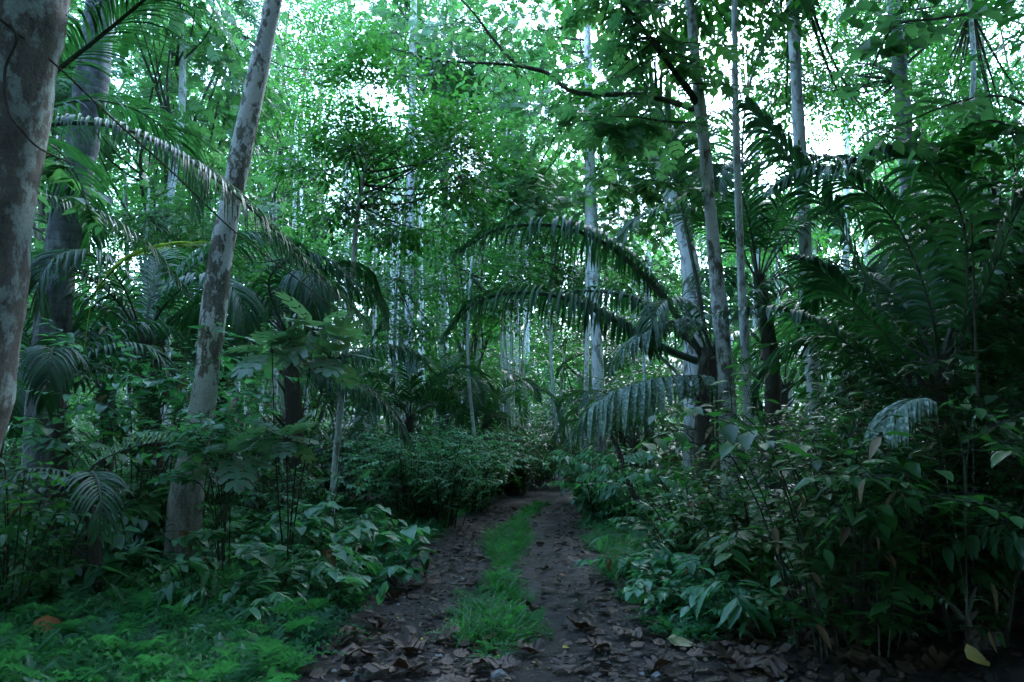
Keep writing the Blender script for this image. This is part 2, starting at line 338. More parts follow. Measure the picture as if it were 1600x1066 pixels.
def tree(name, label, pp, Y, wpx, bark, crowns=(), kind='leaf_mid', tpl=RHOMB, ll=.12, seed=0, group=None, flare=1.35, nl=14, top=None, limb=-12):
    """pp: (x,y) in photo pixels from the base up; wpx: trunk widths there; crowns: (x,y,z,rx,ry,rz,nsprays) in metres"""
    rng = np.random.default_rng(seed); P = pxpath(pp, Y)
    rad = [w/F*Y/2*1.02 for w in wpx]
    if len(P) > len(pp): rad = [rad[0]*1.03]+rad
    if top is not None: P.append(np.array(top, float)); rad.append(rad[-1]*.7)
    t = thing(name, label, 'tree', P[0], group)
    g = Geo(); TP = trunk_mesh(g, rng, P, rad, flare=flare); g.build('trunk', bark, t)
    if crowns:
        g = Geo()
        for (x, y, z, rx, ry, rz, ns) in crowns:
            blob(g, rng, (x, y, z), (rx, ry, rz), ns, nl, tpl, ll, ll*6.5, limb_from=TP[limb:] if limb is not None else None)
        g.build('crown', [M[kind], M['wood']], t)
    return t
def cpx(x, y, Y, rx, ry, depth, ns):
    p = px(x, y, Y); return (p[0], p[1], p[2], rx/F*Y, depth, ry/F*Y, ns)

# ------------------------------------------------------------------ palm fronds
def frond(g, pts, n=55, ll=.6, wd=.03, droop=.28, ang=55, t0=.12, rr=.018, seed=0, leafm=0, rachm=1, lift=.15, sides=(1, -1), prof='even', segs=5, upv=(0, 0, 1), ragged=.15, vfold=.25):
    rng = np.random.default_rng(seed); P = spline(pts, 40)
    g.tube(P, np.linspace(rr, rr*.25, 40), 5, rachm)
    for sg in sides:
        t = np.linspace(t0, .995, n)+(rng.random(n)-.5)*.6/n; t = t[rng.random(n) > (.07 if n > 30 else 0)]; n0, n = n, len(t); O = interp_path(P, t); T = norm(interp_path(P, np.clip(t+.02, 0, 1))-interp_path(P, t-.02))
        up = np.array(upv, float); S = norm(np.cross(T, up))*sg; U = norm(np.cross(S, T)*sg); U = U*np.sign(U@up)[:, None]
        a = R(ang)*(1-.45*t)+(rng.random(n)-.5)*.12
        a = a+(rng.random(n) < .12)*(rng.random(n)-.5)*.7; d = norm(S*np.sin(a)[:, None]+T*np.cos(a)[:, None]+U*lift+(rng.random((n, 3))-.5)*.08)
        s_ = (t-t0)/(1-t0); l = ll*(np.clip(.45+1.3*s_, 0, 1))*(np.clip(1.15-.85*s_**2.2, .2, 1))*(1+(rng.random(n)-.5)*ragged*2)
        W = norm(T-d*np.sum(T*d, 1)[:, None]); p = O.copy(); ST = []
        wprof = np.interp(np.linspace(0, 1, segs+1), [0, .15, .5, .85, 1], [.35, .9, 1, .6, .03])
        dr = droop*(.75+.5*rng.random(n))
        for k in range(segs+1):
            Nn = norm(np.cross(d, W)); hw = (wd*wprof[k]/2)
            sgn = np.sign(Nn[:, 2:3]+1e-6)
            ST.append(np.stack([p-W*hw, p-Nn*sgn*hw*vfold*2, p+W*hw], 1)); 
            p = p+d*(l/segs)[:, None]; d = norm(d+np.array([0, 0, -1.])*dr[:, None]*(1+.3*k)); W = norm(W-d*np.sum(W*d, 1)[:, None])
        V = np.stack(ST, 1).reshape(n, -1, 3); f = []
        for k in range(segs):
            b = 3*k; f += [[b, b+1, b+4, b+3], [b+1, b+2, b+5, b+4]]
        f = np.array(f); g.add(V, (f[None]+(np.arange(n)*3*(segs+1))[:, None, None]).reshape(-1, 4), leafm); n = n0
def arc_frond(rng, o, az, L, el, sag):
    """rachis leaving o at azimuth az and elevation el, sagging under its weight"""
    P = [np.array(o, float)]; e = el; n = 7
    for i in range(n):
        P.append(P[-1]+L/n*np.array([math.cos(az)*math.cos(e), math.sin(az)*math.cos(e), math.sin(e)])); e -= sag*(.6+.25*i)/n*1.6
    return P
def palm(label, base, top, fronds, mat='palm', tr=.10, seed=0, group=None, name='palm_tree', extra=(), trunkmat='bark_dark'):
    """fronds: list of (az, L, el, sag, kw); extra: list of (points, kw) drawn rachises"""
    rng = np.random.default_rng(seed); t = thing(name, label, 'palm', base, group); base = np.array(base, float); top = np.array(top, float)
    g = Geo(); md = (base+top)/2+(rng.random(3)-.5)*.1*np.linalg.norm(top-base); h = top[2]-base[2]
    g.tube(spline([base-np.array([0, 0, .06]), md, top], 20), np.linspace(tr*1.3, tr*.8, 20), 10, 0, .25, rng)
    for i in range(int(10+h*6)):   # old leaf bases
        u = rng.random(); p = base*(1-u)+top*u; a = rng.random()*6.28; d = np.array([math.cos(a), math.sin(a), .9])
        g.tube([p+d*tr*.5, p+d*tr*1.4, p+d*tr*2.2], [.03, .02, .008], 4, 0)
    g.build('trunk', M[trunkmat], t)
    for i, (az, L, el, sag, kw) in enumerate(fronds):
        g = Geo(); k = dict(n=int(14*L+10), ll=.28*L, wd=.035, seed=seed*50+i); k.update(kw); mt = k.pop('mat', mat)
        frond(g, arc_frond(rng, top+np.array([math.cos(az), math.sin(az), 0])*tr*.6, az, L, el, sag), **k); g.build('frond', [M[mt], M['rachis']], t)
    for i, (pts, kw) in enumerate(extra):
        g = Geo(); k = dict(n=60, ll=.6, wd=.035, seed=seed*50+20+i); k.update(kw); mt = k.pop('mat', mat)
        frond(g, pts, **k); g.build('frond', [M[mt], M['rachis']], t)
    return t
# ================================================================== THE TREES ONE CAN POINT TO
tree('tree', 'massive grey-brown trunk with pale lichen patches cropped by the left edge', [(-150, 1000), (-66, 700), (-42, 560), (-12, 360), (24, 120), (44, 0), (85, -180)], 4.6, [114, 112, 112, 112, 112, 112, 112], M['bark_big'],
     [(-3.6, 4.0, 9.5, 3.2, 3.2, 1.6, 420)], 'leaf_dark', ll=.14, limb=-2, seed=11, nl=12, flare=1.05)
tree('tree', 'tall ringed pale grey trunk behind the massive left trunk', [(60, 800), (85, 480), (108, 330), (130, 220), (152, 60), (165, -60)], 9, [52, 50, 48, 48, 46, 44], M['bark_ring'],
     [(-6.2, 9.5, 13.5, 3, 2.6, 1.6, 220)], 'leaf_mid', ll=.15, limb=-2, seed=12, nl=12)
tree('tree', 'leaning mottled cream and brown trunk rising out of the heart-leaved bush', [(285, 925), (291, 780), (320, 610), (342, 420), (366, 290), (402, 120), (428, 0), (455, -130)], 7.1, [50, 46, 38, 36, 35, 31, 28, 25], M['bark_lean'],
     [(-2.2, 7.8, 10, 2.2, 2., 1.2, 100)], 'leaf_dark', ll=.12, limb=-2, seed=13, nl=12)
tree('sapling', 'thin crooked white-spotted sapling with fine dark leaves left of the trail', [(516, 826), (524, 720), (536, 600), (545, 500), (553, 400), (563, 300), (590, 180)], 11.5, [10, 10, 9, 9, 8, 6, 3], M['bark_pale'],
     [cpx(600, 180, 11.5, 125, 85, 1.3, 300), cpx(545, 280, 11.5, 85, 75, 1.2, 150), cpx(690, 260, 11.5, 80, 70, 1.2, 160), cpx(640, 350, 12, 80, 40, 1., 90)], 'leaf_mid', limb=-9, ll=.11, seed=14, nl=18)
tree('tree', 'straight pale trunk with white foot behind the left bank bushes', [(632, 730), (637, 560), (640, 430), (642, 250), (645, 100), (647, -60)], 20, [16, 14, 13, 13, 12, 11], M['bark_pale'],
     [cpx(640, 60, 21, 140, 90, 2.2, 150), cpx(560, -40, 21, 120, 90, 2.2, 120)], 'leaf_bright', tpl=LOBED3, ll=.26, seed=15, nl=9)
tree('tree', 'brown straight trunk between the pale trunks left of the trail bend', [(684, 690), (690, 560), (694, 350), (700, 150), (708, -20)], 23, [15, 14, 11, 10, 9], M['bark_mottle'],
     [cpx(760, 150, 24, 90, 110, 2.5, 130), cpx(700, 20, 24, 110, 80, 2.5, 110)], 'leaf_bright', tpl=LOBED3, ll=.25, seed=16, nl=9)
tree('tree', 'twin fluted whitish trunk right of the trail bend below the arching palm fronds', [(936, 640), (931, 500), (927, 380), (922, 220), (918, 60), (915, -40)], 18, [19, 18, 17, 14, 12, 10], M['bark_pale'],
     [cpx(860, 210, 19, 110, 70, 2., 120), cpx(950, 330, 20, 90, 50, 2, 90), cpx(840, 300, 21, 80, 60, 2, 80), cpx(850, 30, 21, 110, 60, 2.2, 150)], 'leaf_bright', tpl=LOBED3, ll=.24, seed=17, nl=9)
tree('tree', 'slender companion stem against the fluted whitish trunk', [(915, 650), (918, 480), (917, 330), (914, 150)], 18.3, [7, 7, 6, 5], M['bark_pale'], seed=18)
tree('tree', 'mottled pale slender trunk beside the trail, thicker of the close pair', [(1143, 800), (1137, 640), (1128, 520), (1116, 400), (1103, 250), (1088, 110), (1076, -20), (1070, -120)], 9, [28, 27, 24, 21, 19, 17, 15, 13], M['bark_mottle'],
     [(2.6, 9.3, 8.6, 2.2, 2, 1.1, 160)], 'leaf_mid', ll=.16, limb=-2, seed=19, tpl=OVATE, nl=9)
tree('tree', 'smooth whitish slender trunk, thinner of the close pair right of the trail', [(1180, 790), (1172, 690), (1165, 560), (1157, 400), (1150, 200), (1148, 60), (1148, -100)], 9.2, [17, 16, 14, 12, 11, 10, 9], M['bark_pale'],
     [(3.6, 9.4, 9, 2, 2, 1, 140)], 'leaf_mid', ll=.16, limb=-2, seed=20, tpl=OVATE, nl=9)
tree('tree', 'grey trunk standing behind the broad-leaved palm on the right', [(1280, 720), (1272, 600), (1262, 480), (1256, 330), (1247, 180), (1238, 0), (1234, -100)], 12.5, [24, 22, 21, 20, 19, 18, 17], M['bark_pale'],
     [(5.5, 13, 11.5, 2.6, 2.4, 1.3, 160), cpx(1220, 110, 14, 90, 90, 1.4, 120), cpx(1290, 200, 14.5, 90, 50, 1.4, 90), cpx(1180, 30, 14.5, 90, 60, 1.4, 90)], 'leaf_mid', ll=.15, limb=-2, seed=21, nl=12)
tree('tree', 'leaning thick pale trunk with mossy patches behind the close pair', [(1088, 760), (1084, 560), (1080, 430), (1062, 340), (1030, 270), (1010, 200)], 15, [36, 32, 28, 26, 22, 18], M['bark_mottle'],
     [cpx(1010, 160, 15.5, 110, 60, 1.8, 130), cpx(1050, 320, 17, 110, 70, 1.8, 130)], 'leaf_mid', tpl=LOBED3, ll=.22, seed=22, nl=9)
tree('tree', 'vine-covered pale trunk high at the upper right', [(1425, 620), (1425, 420), (1415, 230), (1405, 100), (1390, -40)], 18, [26, 26, 24, 22, 18], M['bark_ring'],
     [cpx(1310, 110, 19, 120, 110, 2.4, 340), cpx(1450, -10, 20, 140, 80, 2.4, 300), cpx(1340, 10, 21, 110, 70, 2.2, 220)], 'leaf_mid', ll=.15, seed=23, nl=14)
tree('tree', 'thin pale forked trunk against the bright sky at the upper right', [(1500, 600), (1505, 300), (1521, 120), (1515, 0), (1512, -60)], 19, [9, 8, 8, 7, 6], M['bark_pale'],
     [cpx(1560, 40, 20, 110, 80, 2.4, 240), cpx(1440, 150, 20, 90, 60, 2, 120), cpx(1590, 190, 20, 80, 60, 2, 110)], 'leaf_mid', ll=.15, seed=24, nl=14)
tree('tree', 'thin straight pale trunk in the bright foliage of the upper left', [(262, 600), (262, 300), (262, 160), (264, 60), (262, -60)], 20, [9, 8, 7, 7, 6], M['bark_pale'],
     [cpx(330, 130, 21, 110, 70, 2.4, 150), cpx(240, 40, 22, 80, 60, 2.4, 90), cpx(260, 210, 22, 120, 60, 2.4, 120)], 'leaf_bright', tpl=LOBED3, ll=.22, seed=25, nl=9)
tree('tree', 'thin pale trunk behind the mottled leaning trunk', [(372, 700), (368, 300), (366, 60), (365, -60)], 22, [8, 7, 6, 6], M['bark_pale'],
     [cpx(480, 120, 23, 110, 100, 2.4, 190), cpx(430, 250, 23, 110, 70, 2.4, 140), cpx(330, 300, 22, 90, 60, 2.2, 90)], 'leaf_mid', ll=.15, seed=26, nl=14)

for j, (x, y, Y, rx, ry, ns, kd, tp, l_, lab) in enumerate([
        (620, 430, 16, 95, 60, 150, 'leaf_mid', RHOMB, .12, 'young dark-leaved tree just behind the white-spotted sapling'),
        (735, 425, 17, 90, 50, 150, 'leaf_mid', RHOMB, .12, 'young tree with dark leaves under the upper arching frond'),
        (792, 300, 21, 90, 45, 110, 'leaf_bright', LOBED3, .22, 'young bright lobed-leaf tree above the arching fronds'),
        (1010, 430, 17, 80, 55, 130, 'leaf_mid', RHOMB, .13, 'young tree filling the gap below the arching fronds near the fluted trunk'),
        (880, 560, 22, 80, 60, 140, 'leaf_mid', RHOMB, .14, 'round young tree low in the middle beyond the trail bend'),
        (700, 600, 19, 80, 50, 140, 'leaf_mid', RHOMB, .13, 'low leafy young tree among the thin trunks left of the bend'),
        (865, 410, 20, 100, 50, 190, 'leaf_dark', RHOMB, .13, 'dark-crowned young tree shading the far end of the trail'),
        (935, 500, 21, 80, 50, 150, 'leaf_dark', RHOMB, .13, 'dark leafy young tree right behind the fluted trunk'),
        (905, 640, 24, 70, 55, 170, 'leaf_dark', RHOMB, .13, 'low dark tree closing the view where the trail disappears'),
        (985, 600, 18, 70, 50, 120, 'leaf_mid', RHOMB, .13, 'low leafy young tree behind the dusty drooping fronds'),
        (440, 400, 15, 90, 60, 140, 'leaf_mid', RHOMB, .12, 'young leafy tree right of the mottled trunk'),
        (230, 330, 15, 110, 70, 170, 'leaf_mid', RHOMB, .12, 'young leafy tree between the ringed and the mottled trunks'),
        (520, 560, 16, 80, 60, 130, 'leaf_mid', RHOMB, .12, 'low leafy young tree behind the big lobed leaves')]):
    tree('young_tree', lab, [(x+8, 700), (x-4, (700+y)/2), (x, y+10), (x+3, y-ry*.5)], Y, [6, 5, 4, 3], M['bark_pale'], [cpx(x, y, Y, rx, ry, 1.6, ns), cpx(x+30, y+ry, Y, rx*.8, ry*.7, 1.4, int(ns*.6))], kd, tpl=tp, ll=l_, seed=400+j, nl=14 if tp is RHOMB else 9, flare=1.1)
tree('tree', 'dark-leaved small tree filling the right edge behind the broad-leaflet palm', [(1590, 900), (1580, 600), (1560, 400), (1550, 250)], 7.6, [12, 10, 8, 6], M['bark_dark'],
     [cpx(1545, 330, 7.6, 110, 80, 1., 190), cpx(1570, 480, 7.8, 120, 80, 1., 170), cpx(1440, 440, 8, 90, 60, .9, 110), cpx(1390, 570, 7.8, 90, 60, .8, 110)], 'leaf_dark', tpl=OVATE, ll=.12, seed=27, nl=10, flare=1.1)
# far slender trunks in the gloom beyond the bend: (x, y foot, y top, depth, width px)
rng = np.random.default_rng(5)
far = [(748, 690, 400, 24, 9), (720, 700, 470, 30, 6), (663, 690, 480, 28, 6), (676, 690, 520, 32, 5), (608, 690, 470, 30, 7), (733, 690, 500, 33, 5), (782, 700, 430, 26, 7), (793, 700, 460, 27, 8),
       (801, 700, 430, 28, 6), (807, 705, 470, 27, 7), (816, 700, 440, 29, 5), (828, 700, 500, 34, 5), (845, 690, 480, 36, 5), (770, 690, 500, 35, 5), (655, 680, 300, 34, 6), (583, 690, 450, 27, 6), (570, 690, 420, 33, 6),
       (617, 600, 380, 31, 6), (985, 690, 420, 26, 7), (1008, 690, 380, 30, 6), (960, 690, 450, 33, 5), (1180, 690, 200, 26, 9), (1200, 690, 150, 30, 7), (1320, 690, 200, 28, 9), (1350, 690, 250, 33, 7), (455, 700, 250, 28, 7),
       (480, 700, 300, 33, 6), (205, 720, 330, 20, 8), (240, 720, 300, 26, 8), (158, 720, 380, 18, 8), (430, 700, 380, 24, 8), (540, 690, 200, 30, 7), (700, 690, 60, 32, 6), (870, 690, 130, 36, 6), (835, 690, 250, 40, 6)]
for i, (x, yf, yt, Y, wp) in enumerate(far):
    if i in (3, 5, 8, 12, 13, 16, 22, 33, 34): continue
    r2 = np.random.default_rng(100+i); dx = (r2.random()-.5)*22
    yt2 = min(yt, 330)
    pp = [(x, yf), (x+dx*.4, (yf+yt2)/2+20), (x+dx*.7, yt2+60), (x+dx, yt2-60)]
    ztop = px(0, yt2-60, Y)
    cr = []
    if i % 2 == 0:
        c = px(x+dx, yt2-90, Y); cr = [(c[0], c[1], c[2], 1.8+r2.random(), 1.8, 1.2, 45)]
    tree('slender_tree', 'slender pale trunk among the many thin trunks in the gloom beyond the trail bend' if 560 < x < 1020 else
         ('slender pale trunk far back on the left side of the forest' if x < 560 else 'slender pale trunk far back on the right side of the forest'),
         pp, Y, [wp*1.1, wp, wp*.9, wp*.7], M['bark_pale' if i % 3 else 'bark_mottle'], cr, 'leaf_mid', tpl=LOBED3 if i % 4 == 0 else RHOMB, ll=.2 if i % 4 == 0 else .15, seed=200+i, nl=10,
         group='slender trunks beyond the trail bend' if 560 < x < 1020 else ('slender trunks far left' if x < 560 else 'slender trunks far right'), flare=1.15)

# ------------------------------------------------------------------ forest trees further off (copies of four kinds)
def proto_tree(seed, H, kind, tpl, ll, blobs, nl, bark, r0=.2):
    rng = np.random.default_rng(seed); t = thing('forest_tree', 'x', 'tree', (0, 0, 0)); g = Geo()
    P = [(0, 0, -.2), (.2, .1, H*.3), (-.1, .2, H*.6), (.1, 0, H*.82)]
    trunk_mesh(g, rng, P, [r0, r0*.85, r0*.7, r0*.4], sides=10, n=20); g.build('trunk', bark, t)
    g = Geo()
    for (x, y, z, rx, ry, rz, ns) in blobs: blob(g, rng, (x, y, z*H), (rx, ry, rz), ns, nl, tpl, ll, ll*6.5, limb_from=[(.1*q/5, .1*q/5, H*(.25+.55*q/5)) for q in range(6)])
    g.build('crown', [M[kind], M['wood']], t); return t
protos = [
    proto_tree(31, 20, 'leaf_bright', RHOMB, .2, [(0, 0, .85, 3.4, 3.4, 2.4, 460), (1.8, -.5, .66, 2.4, 2.4, 1.4, 240), (-2, .5, .55, 2.2, 2.2, 1.2, 130), (.5, 1, .4, 2, 2, 1.2, 110)], 12, M['bark_pale']),
    proto_tree(32, 24, 'leaf_mid', RHOMB, .2, [(0, 0, .88, 3.8, 3.8, 2.2, 520), (2, .5, .72, 2.4, 2.4, 1.4, 240), (-1.8, -.5, .62, 2.4, 2.2, 1.4, 240), (0, 0, .46, 2.2, 2, 1.4, 120), (1, 0, .3, 1.8, 1.8, 1.2, 100)], 12, M['bark_mottle']),
    proto_tree(33, 16, 'leaf_bright', LOBED3, .3, [(0, 0, .85, 2.8, 2.8, 2., 200), (1.4, -.5, .6, 2., 2, 1.4, 110), (-1.5, .5, .45, 2, 2, 1.2, 100)], 8, M['bark_pale'], .14),
    proto_tree(34, 11, 'leaf_mid', RHOMB, .16, [(0, 0, .8, 2.2, 2.2, 1.8, 220), (1, -.5, .5, 1.8, 1.8, 1.3, 160), (-1, .5, .3, 1.8, 1.8, 1.2, 150)], 13, M['bark_pale'], .09),
]
HOLES = [(200, 120, 75), (690, 235, 50), (950, 250, 75), (1500, 130, 60), (1590, 90, 60), (430, 30, 40), (720, 30, 50), (1310, 200, 50)]
def in_hole(x, y, z):
    yy = y*math.cos(TILT)+(z-CH)*math.sin(TILT); u = 800+F*x/yy; v = 533-F*((z-CH)*math.cos(TILT)-y*math.sin(TILT))/yy
    return any(math.hypot(u-a, v-b) < c for a, b, c in HOLES)
spots = []
rng = np.random.default_rng(77)
def far_ok(x, y): return abs(x-pc(y)) > 2.2
tries = 0
while len(spots) < 78 and tries < 5000:
    tries += 1
    y = 17+rng.random()**.8*45; x = (rng.random()*2-1)*(y*.86+4)
    k = int(rng.choice([0, 1, 2, 3], p=[.26, .24, .24, .26]))
    if y < 24 and k < 2: continue
    if not far_ok(x, y): continue
    if min([math.hypot(x-a, y-b) for a, b, _ in spots] or [9]) < 2.6: continue
    if abs(x-pc(min(y, 30))) < 3 and y < 30: continue
    if any(in_hole(x, y, zz) for zz in ((11, 15, 18), (13, 18, 21), (9, 12, 14), (6, 8, 10))[k]): continue
    spots.append((x, y, k))
side = lambda x, y: 'far left' if x < -.25*y else ('far right' if x > .25*y else 'centre')
kinds = ['tall tree with airy bright green crown', 'tall tree with dark green layered crown', 'tree with large lobed bright leaves', 'young bushy tree leafy almost to the ground']
used = set()
for i, (x, y, k) in enumerate(spots):
    z = float(gz(x, y)); s = .85+.35*rng.random(); sd = side(x, y)
    lab = kinds[k]+{'far left': ' at the back on the left', 'far right': ' at the back on the right', 'centre': ' at the back beyond the trail'}[sd]
    gr = 'forest trees, kind %d, %s' % (k+1, sd)
    gr = {0: 'airy bright trees', 1: 'dark layered trees', 2: 'lobed-leaf trees', 3: 'young bushy trees'}[k]+' at the back, '+{'far left': 'left', 'far right': 'right', 'centre': 'middle'}[sd]
    if k not in used:
        used.add(k); o = protos[k]; o.location = (x, y, z); o.rotation_euler.z = rng.random()*6.28; o.scale = (s,)*3; o['label'] = lab; o['group'] = gr
    else: dup(protos[k], (x, y, z), rng.random()*6.28, s, lab, gr)

# ------------------------------------------------------------------ far wood: one mass behind the trees, and unseen wood added round the sides and back to block light
def wood_mass(name, label, pts, ll, seed, kind, ns, nl=10, rad=(3.2, 2.2, 2.4)):
    rng = np.random.default_rng(seed); g = Geo()
    for (x, y, z) in pts: blob(g, rng, (x, y, z), rad, ns, nl, RHOMB, ll, ll*5, clr=.42, ncl=5)
    return tag(g.build(name, [M[kind], M['wood']]), label, kind='stuff')
rng = np.random.default_rng(8); pts = []
for i in range(340):
    y = 48+rng.random()*22; x = (rng.random()*2-1)*62; z = rng.random()**1.15*27
    if in_hole(x, y, z): continue
    pts.append((x, y, z))
for i in range(260):
    pts.append(((rng.random()*2-1)*78, 72+rng.random()*14, rng.random()*11))
wood_mass('far_forest', 'far-off wood closing the view behind the trees', pts, .36, 9, 'leaf_bright', 64)
pts = []
for i in range(330):
    y = 30+rng.random()*22; x = (rng.random()*2-1)*(y*.88); z = .8+rng.random()**1.3*9
    if abs(x-pc(y)) < 2: continue
    pts.append((x, y, z))
wood_mass('distant_undergrowth', 'dim mass of undergrowth between the distant trunks', pts, .22, 10, 'leaf_mid', 34, 12, (2.2, 1.6, 1.5))
pts = []
for i in range(760):
    a = R(-235+rng.random()*290); r = 15+rng.random()*14
    x, y = r*math.cos(a), r*math.sin(a)*1.0
    if y > 8 and abs(x) < y*.8+3: continue
    pts.append((x, y, rng.random()**.9*15))
wood_mass('light_blocking_forest', 'unseen forest mass added to the sides and behind the viewer to block light', pts, .5, 12, 'leaf_dark', 22, 9, (3, 3, 2.2))
# high canopy added over the trail, outside the frame, to keep the forest floor dark
pts = []
for i in range(560):
    x = (rng.random()*2-1)*19; y = -16+rng.random()**1.25*32; z = 11+rng.random()*7
    if y > z*1.3-5 or (x < .5 and y > 3): continue
    if x < 0 and y > -2.5 and rng.random() < .65: continue
    if rng.random() < .35 and x < -1: continue
    pts.append((x, y, z))
pts += [(5, .8, 6.2), (7, 2, 8), (4, -.6, 5.2), (7, 0, 5), (9, 2.5, 9.5), (3, -2, 5), (6, -2, 4), (8, 1, 6.5), (5.5, 1.4, 8), (9, 1, 4)]  # extra unseen masses placed to darken the lower right
wood_mass('shade_canopy', 'unseen leaf roof added above the trail to darken the floor', pts, .5, 13, 'canopy', 26, 10, (2.6, 2.6, 1.2))
# ================================================================== PALMS
def gp(x, y, Y):   # base on the ground below a pixel column
    p = px(x, y, Y); return (p[0], Y, float(gz(p[0], Y)))
D2 = math.pi/180
def FR(*a): return [px(x, y, Y) for x, y, Y in a]
# palm with the arching fronds over the trail
b = gp(1115, 700, 10); t = px(1108, 545, 10)
palm('dark-trunked palm whose long fronds arch over the trail from the right', b, t,
     [(20, 3.0, 70*D2, 1.0, {}), (75, 3.0, 60*D2, 1.2, {}), (-40, 2.2, 50*D2, 1.5, {})], tr=.17, seed=3,
     extra=[(FR((1100, 560, 10), (1050, 482, 10), (985, 410, 10), (925, 370, 10), (860, 352, 9.9), (780, 358, 9.8), (715, 395, 9.7)), dict(n=78, ll=.85, wd=.05, droop=.7, ang=72, lift=.6, rr=.055, t0=.2)),
            (FR((1090, 565, 9.8), (1040, 545, 9.8), (985, 515, 9.8), (930, 485, 9.8), (870, 463, 9.8), (800, 458, 9.8), (740, 475, 9.8), (700, 520, 9.7)), dict(n=78, ll=.85, wd=.05, droop=.75, ang=72, lift=.6, rr=.055, t0=.15)),
            (FR((1100, 555, 10.4), (1050, 508, 10.6), (1000, 470, 10.8), (940, 456, 11), (880, 458, 11.1), (830, 475, 11.2)), dict(n=60, ll=.65, wd=.045, droop=.7, ang=70, lift=.5, rr=.04)),
            (FR((1120, 560, 9.4), (1090, 505, 9.1), (1050, 503, 9), (1010, 520, 8.9), (975, 545, 8.8), (958, 572, 8.8)), dict(n=26, ll=.55, wd=.085, droop=.5, ang=75, lift=.25, rr=.018, mat='palm_dusty')),
            (FR((1150, 600, 9.2), (1090, 588, 8.9), (1030, 592, 8.7), (970, 608, 8.6), (925, 635, 8.5), (895, 672, 8.5)), dict(n=30, ll=.8, wd=.095, droop=.85, ang=80, lift=.1, rr=.02, mat='palm_dusty')),
            (FR((1110, 560, 10), (1085, 420, 10.1), (1060, 300, 10.2), (1045, 200, 10.3), (1000, 120, 10.2), (950, 80, 10.1)), dict(n=80, ll=1.0, wd=.045, droop=.25, ang=50, rr=.035, t0=.25))])
# tall palm right of the slender pair
b = gp(1195, 700, 12); t = px(1185, 430, 12)
palm('tall palm with upright fine fronds behind the close pair of slender trunks', b, t,
     [(a*D2, L, e*D2, s, dict(ll=.9, n=70, wd=.04, droop=.2)) for a, L, e, s in [(170, 4, 70, .9), (100, 4.2, 75, .8), (60, 4, 68, 1.), (20, 3.8, 60, 1.1), (-20, 3.6, 55, 1.3), (-80, 3.6, 60, 1.2), (200, 3.6, 50, 1.3), (240, 3.6, 60, 1.2)]], tr=.13, seed=4,
     extra=[(FR((1185, 440, 12), (1170, 330, 12), (1160, 230, 11.9), (1175, 120, 11.8), (1215, 40, 11.7), (1270, 0, 11.6)), dict(n=80, ll=1.05, wd=.045, droop=.2, ang=48, rr=.03))])
# near palm with broad leaflets at the right
b = gp(1470, 900, 6.2); t = px(1465, 560, 6.2)
BR = dict(wd=.043, droop=.24, ang=58, vfold=.12)
palm('broad-leaflet palm filling the right side above the dark bushes', b, t,
     [(a*D2, L, e*D2, s, dict(BR, ll=.52, n=int(18*L+10))) for a, L, e, s in [(60, 2.6, 75, 1.0), (20, 2.6, 62, 1.2), (-10, 2.4, 70, 1.1), (100, 2.6, 65, 1.2), (-50, 2.2, 45, 1.5), (150, 2.2, 30, 1.4), (35, 2.3, 35, 1.4), (0, 2.4, 30, 1.2)]], tr=.08, seed=5,
     extra=[(FR((1450, 640, 6.2), (1398, 600, 6.1), (1330, 540, 6), (1262, 498, 5.9), (1190, 480, 5.8), (1110, 490, 5.7)), dict(BR, n=52, ll=.42, droop=.3, rr=.012)),
            (FR((1440, 600, 6.3), (1370, 470, 6.4), (1310, 350, 6.5), (1269, 294, 6.5), (1215, 220, 6.5), (1165, 160, 6.5)), dict(BR, n=66, ll=.55, rr=.014)),
            (FR((1470, 600, 6.2), (1450, 470, 6.1), (1400, 350, 6), (1330, 285, 5.9), (1260, 265, 5.8), (1210, 290, 5.7)), dict(BR, n=63, ll=.5, droop=.3, rr=.014)),
            (FR((1480, 600, 6), (1510, 470, 5.8), (1500, 330, 5.6), (1440, 250, 5.4), (1370, 235, 5.3), (1300, 260, 5.2)), dict(BR, n=63, ll=.5, droop=.3, rr=.014)),
            (FR((1470, 600, 6), (1540, 450, 5.7), (1590, 330, 5.5), (1640, 260, 5.3)), dict(BR, n=58, ll=.5, rr=.014)),
            (FR((1460, 620, 6), (1400, 540, 5.7), (1330, 470, 5.5), (1280, 420, 5.4), (1240, 400, 5.3)), dict(BR, n=52, ll=.4, rr=.012))])
# pale drooping palm at the lower right
b = gp(1512, 900, 4.7); t = np.array([b[0], b[1]+.05, b[2]+.25])
palm('small palm with pale dusty drooping fronds in the dark lower right', b, t, [(150*D2, .8, .9, 2.2, dict(ll=.2, wd=.018, n=30, droop=.5, mat='palm_dusty')), (40*D2, .9, .8, 1.6, dict(ll=.25, wd=.012, n=26, mat='palm_dusty'))],
     tr=.03, seed=6, extra=[([t]+FR((1508, 760, 4.72), (1505, 712, 4.7), (1490, 655, 4.65), (1440, 625, 4.6), (1400, 640, 4.55), (1380, 672, 4.5)), dict(n=64, ll=.36, wd=.024, droop=.42, ang=72, mat='palm_dusty', rr=.008, t0=.6)),
     ([t]+FR((1510, 760, 4.72), (1512, 712, 4.7), (1520, 660, 4.65), (1540, 655, 4.6), (1585, 680, 4.6)), dict(n=30, ll=.2, wd=.014, droop=.3, ang=30, mat='palm_dusty', rr=.006, t0=.6))])
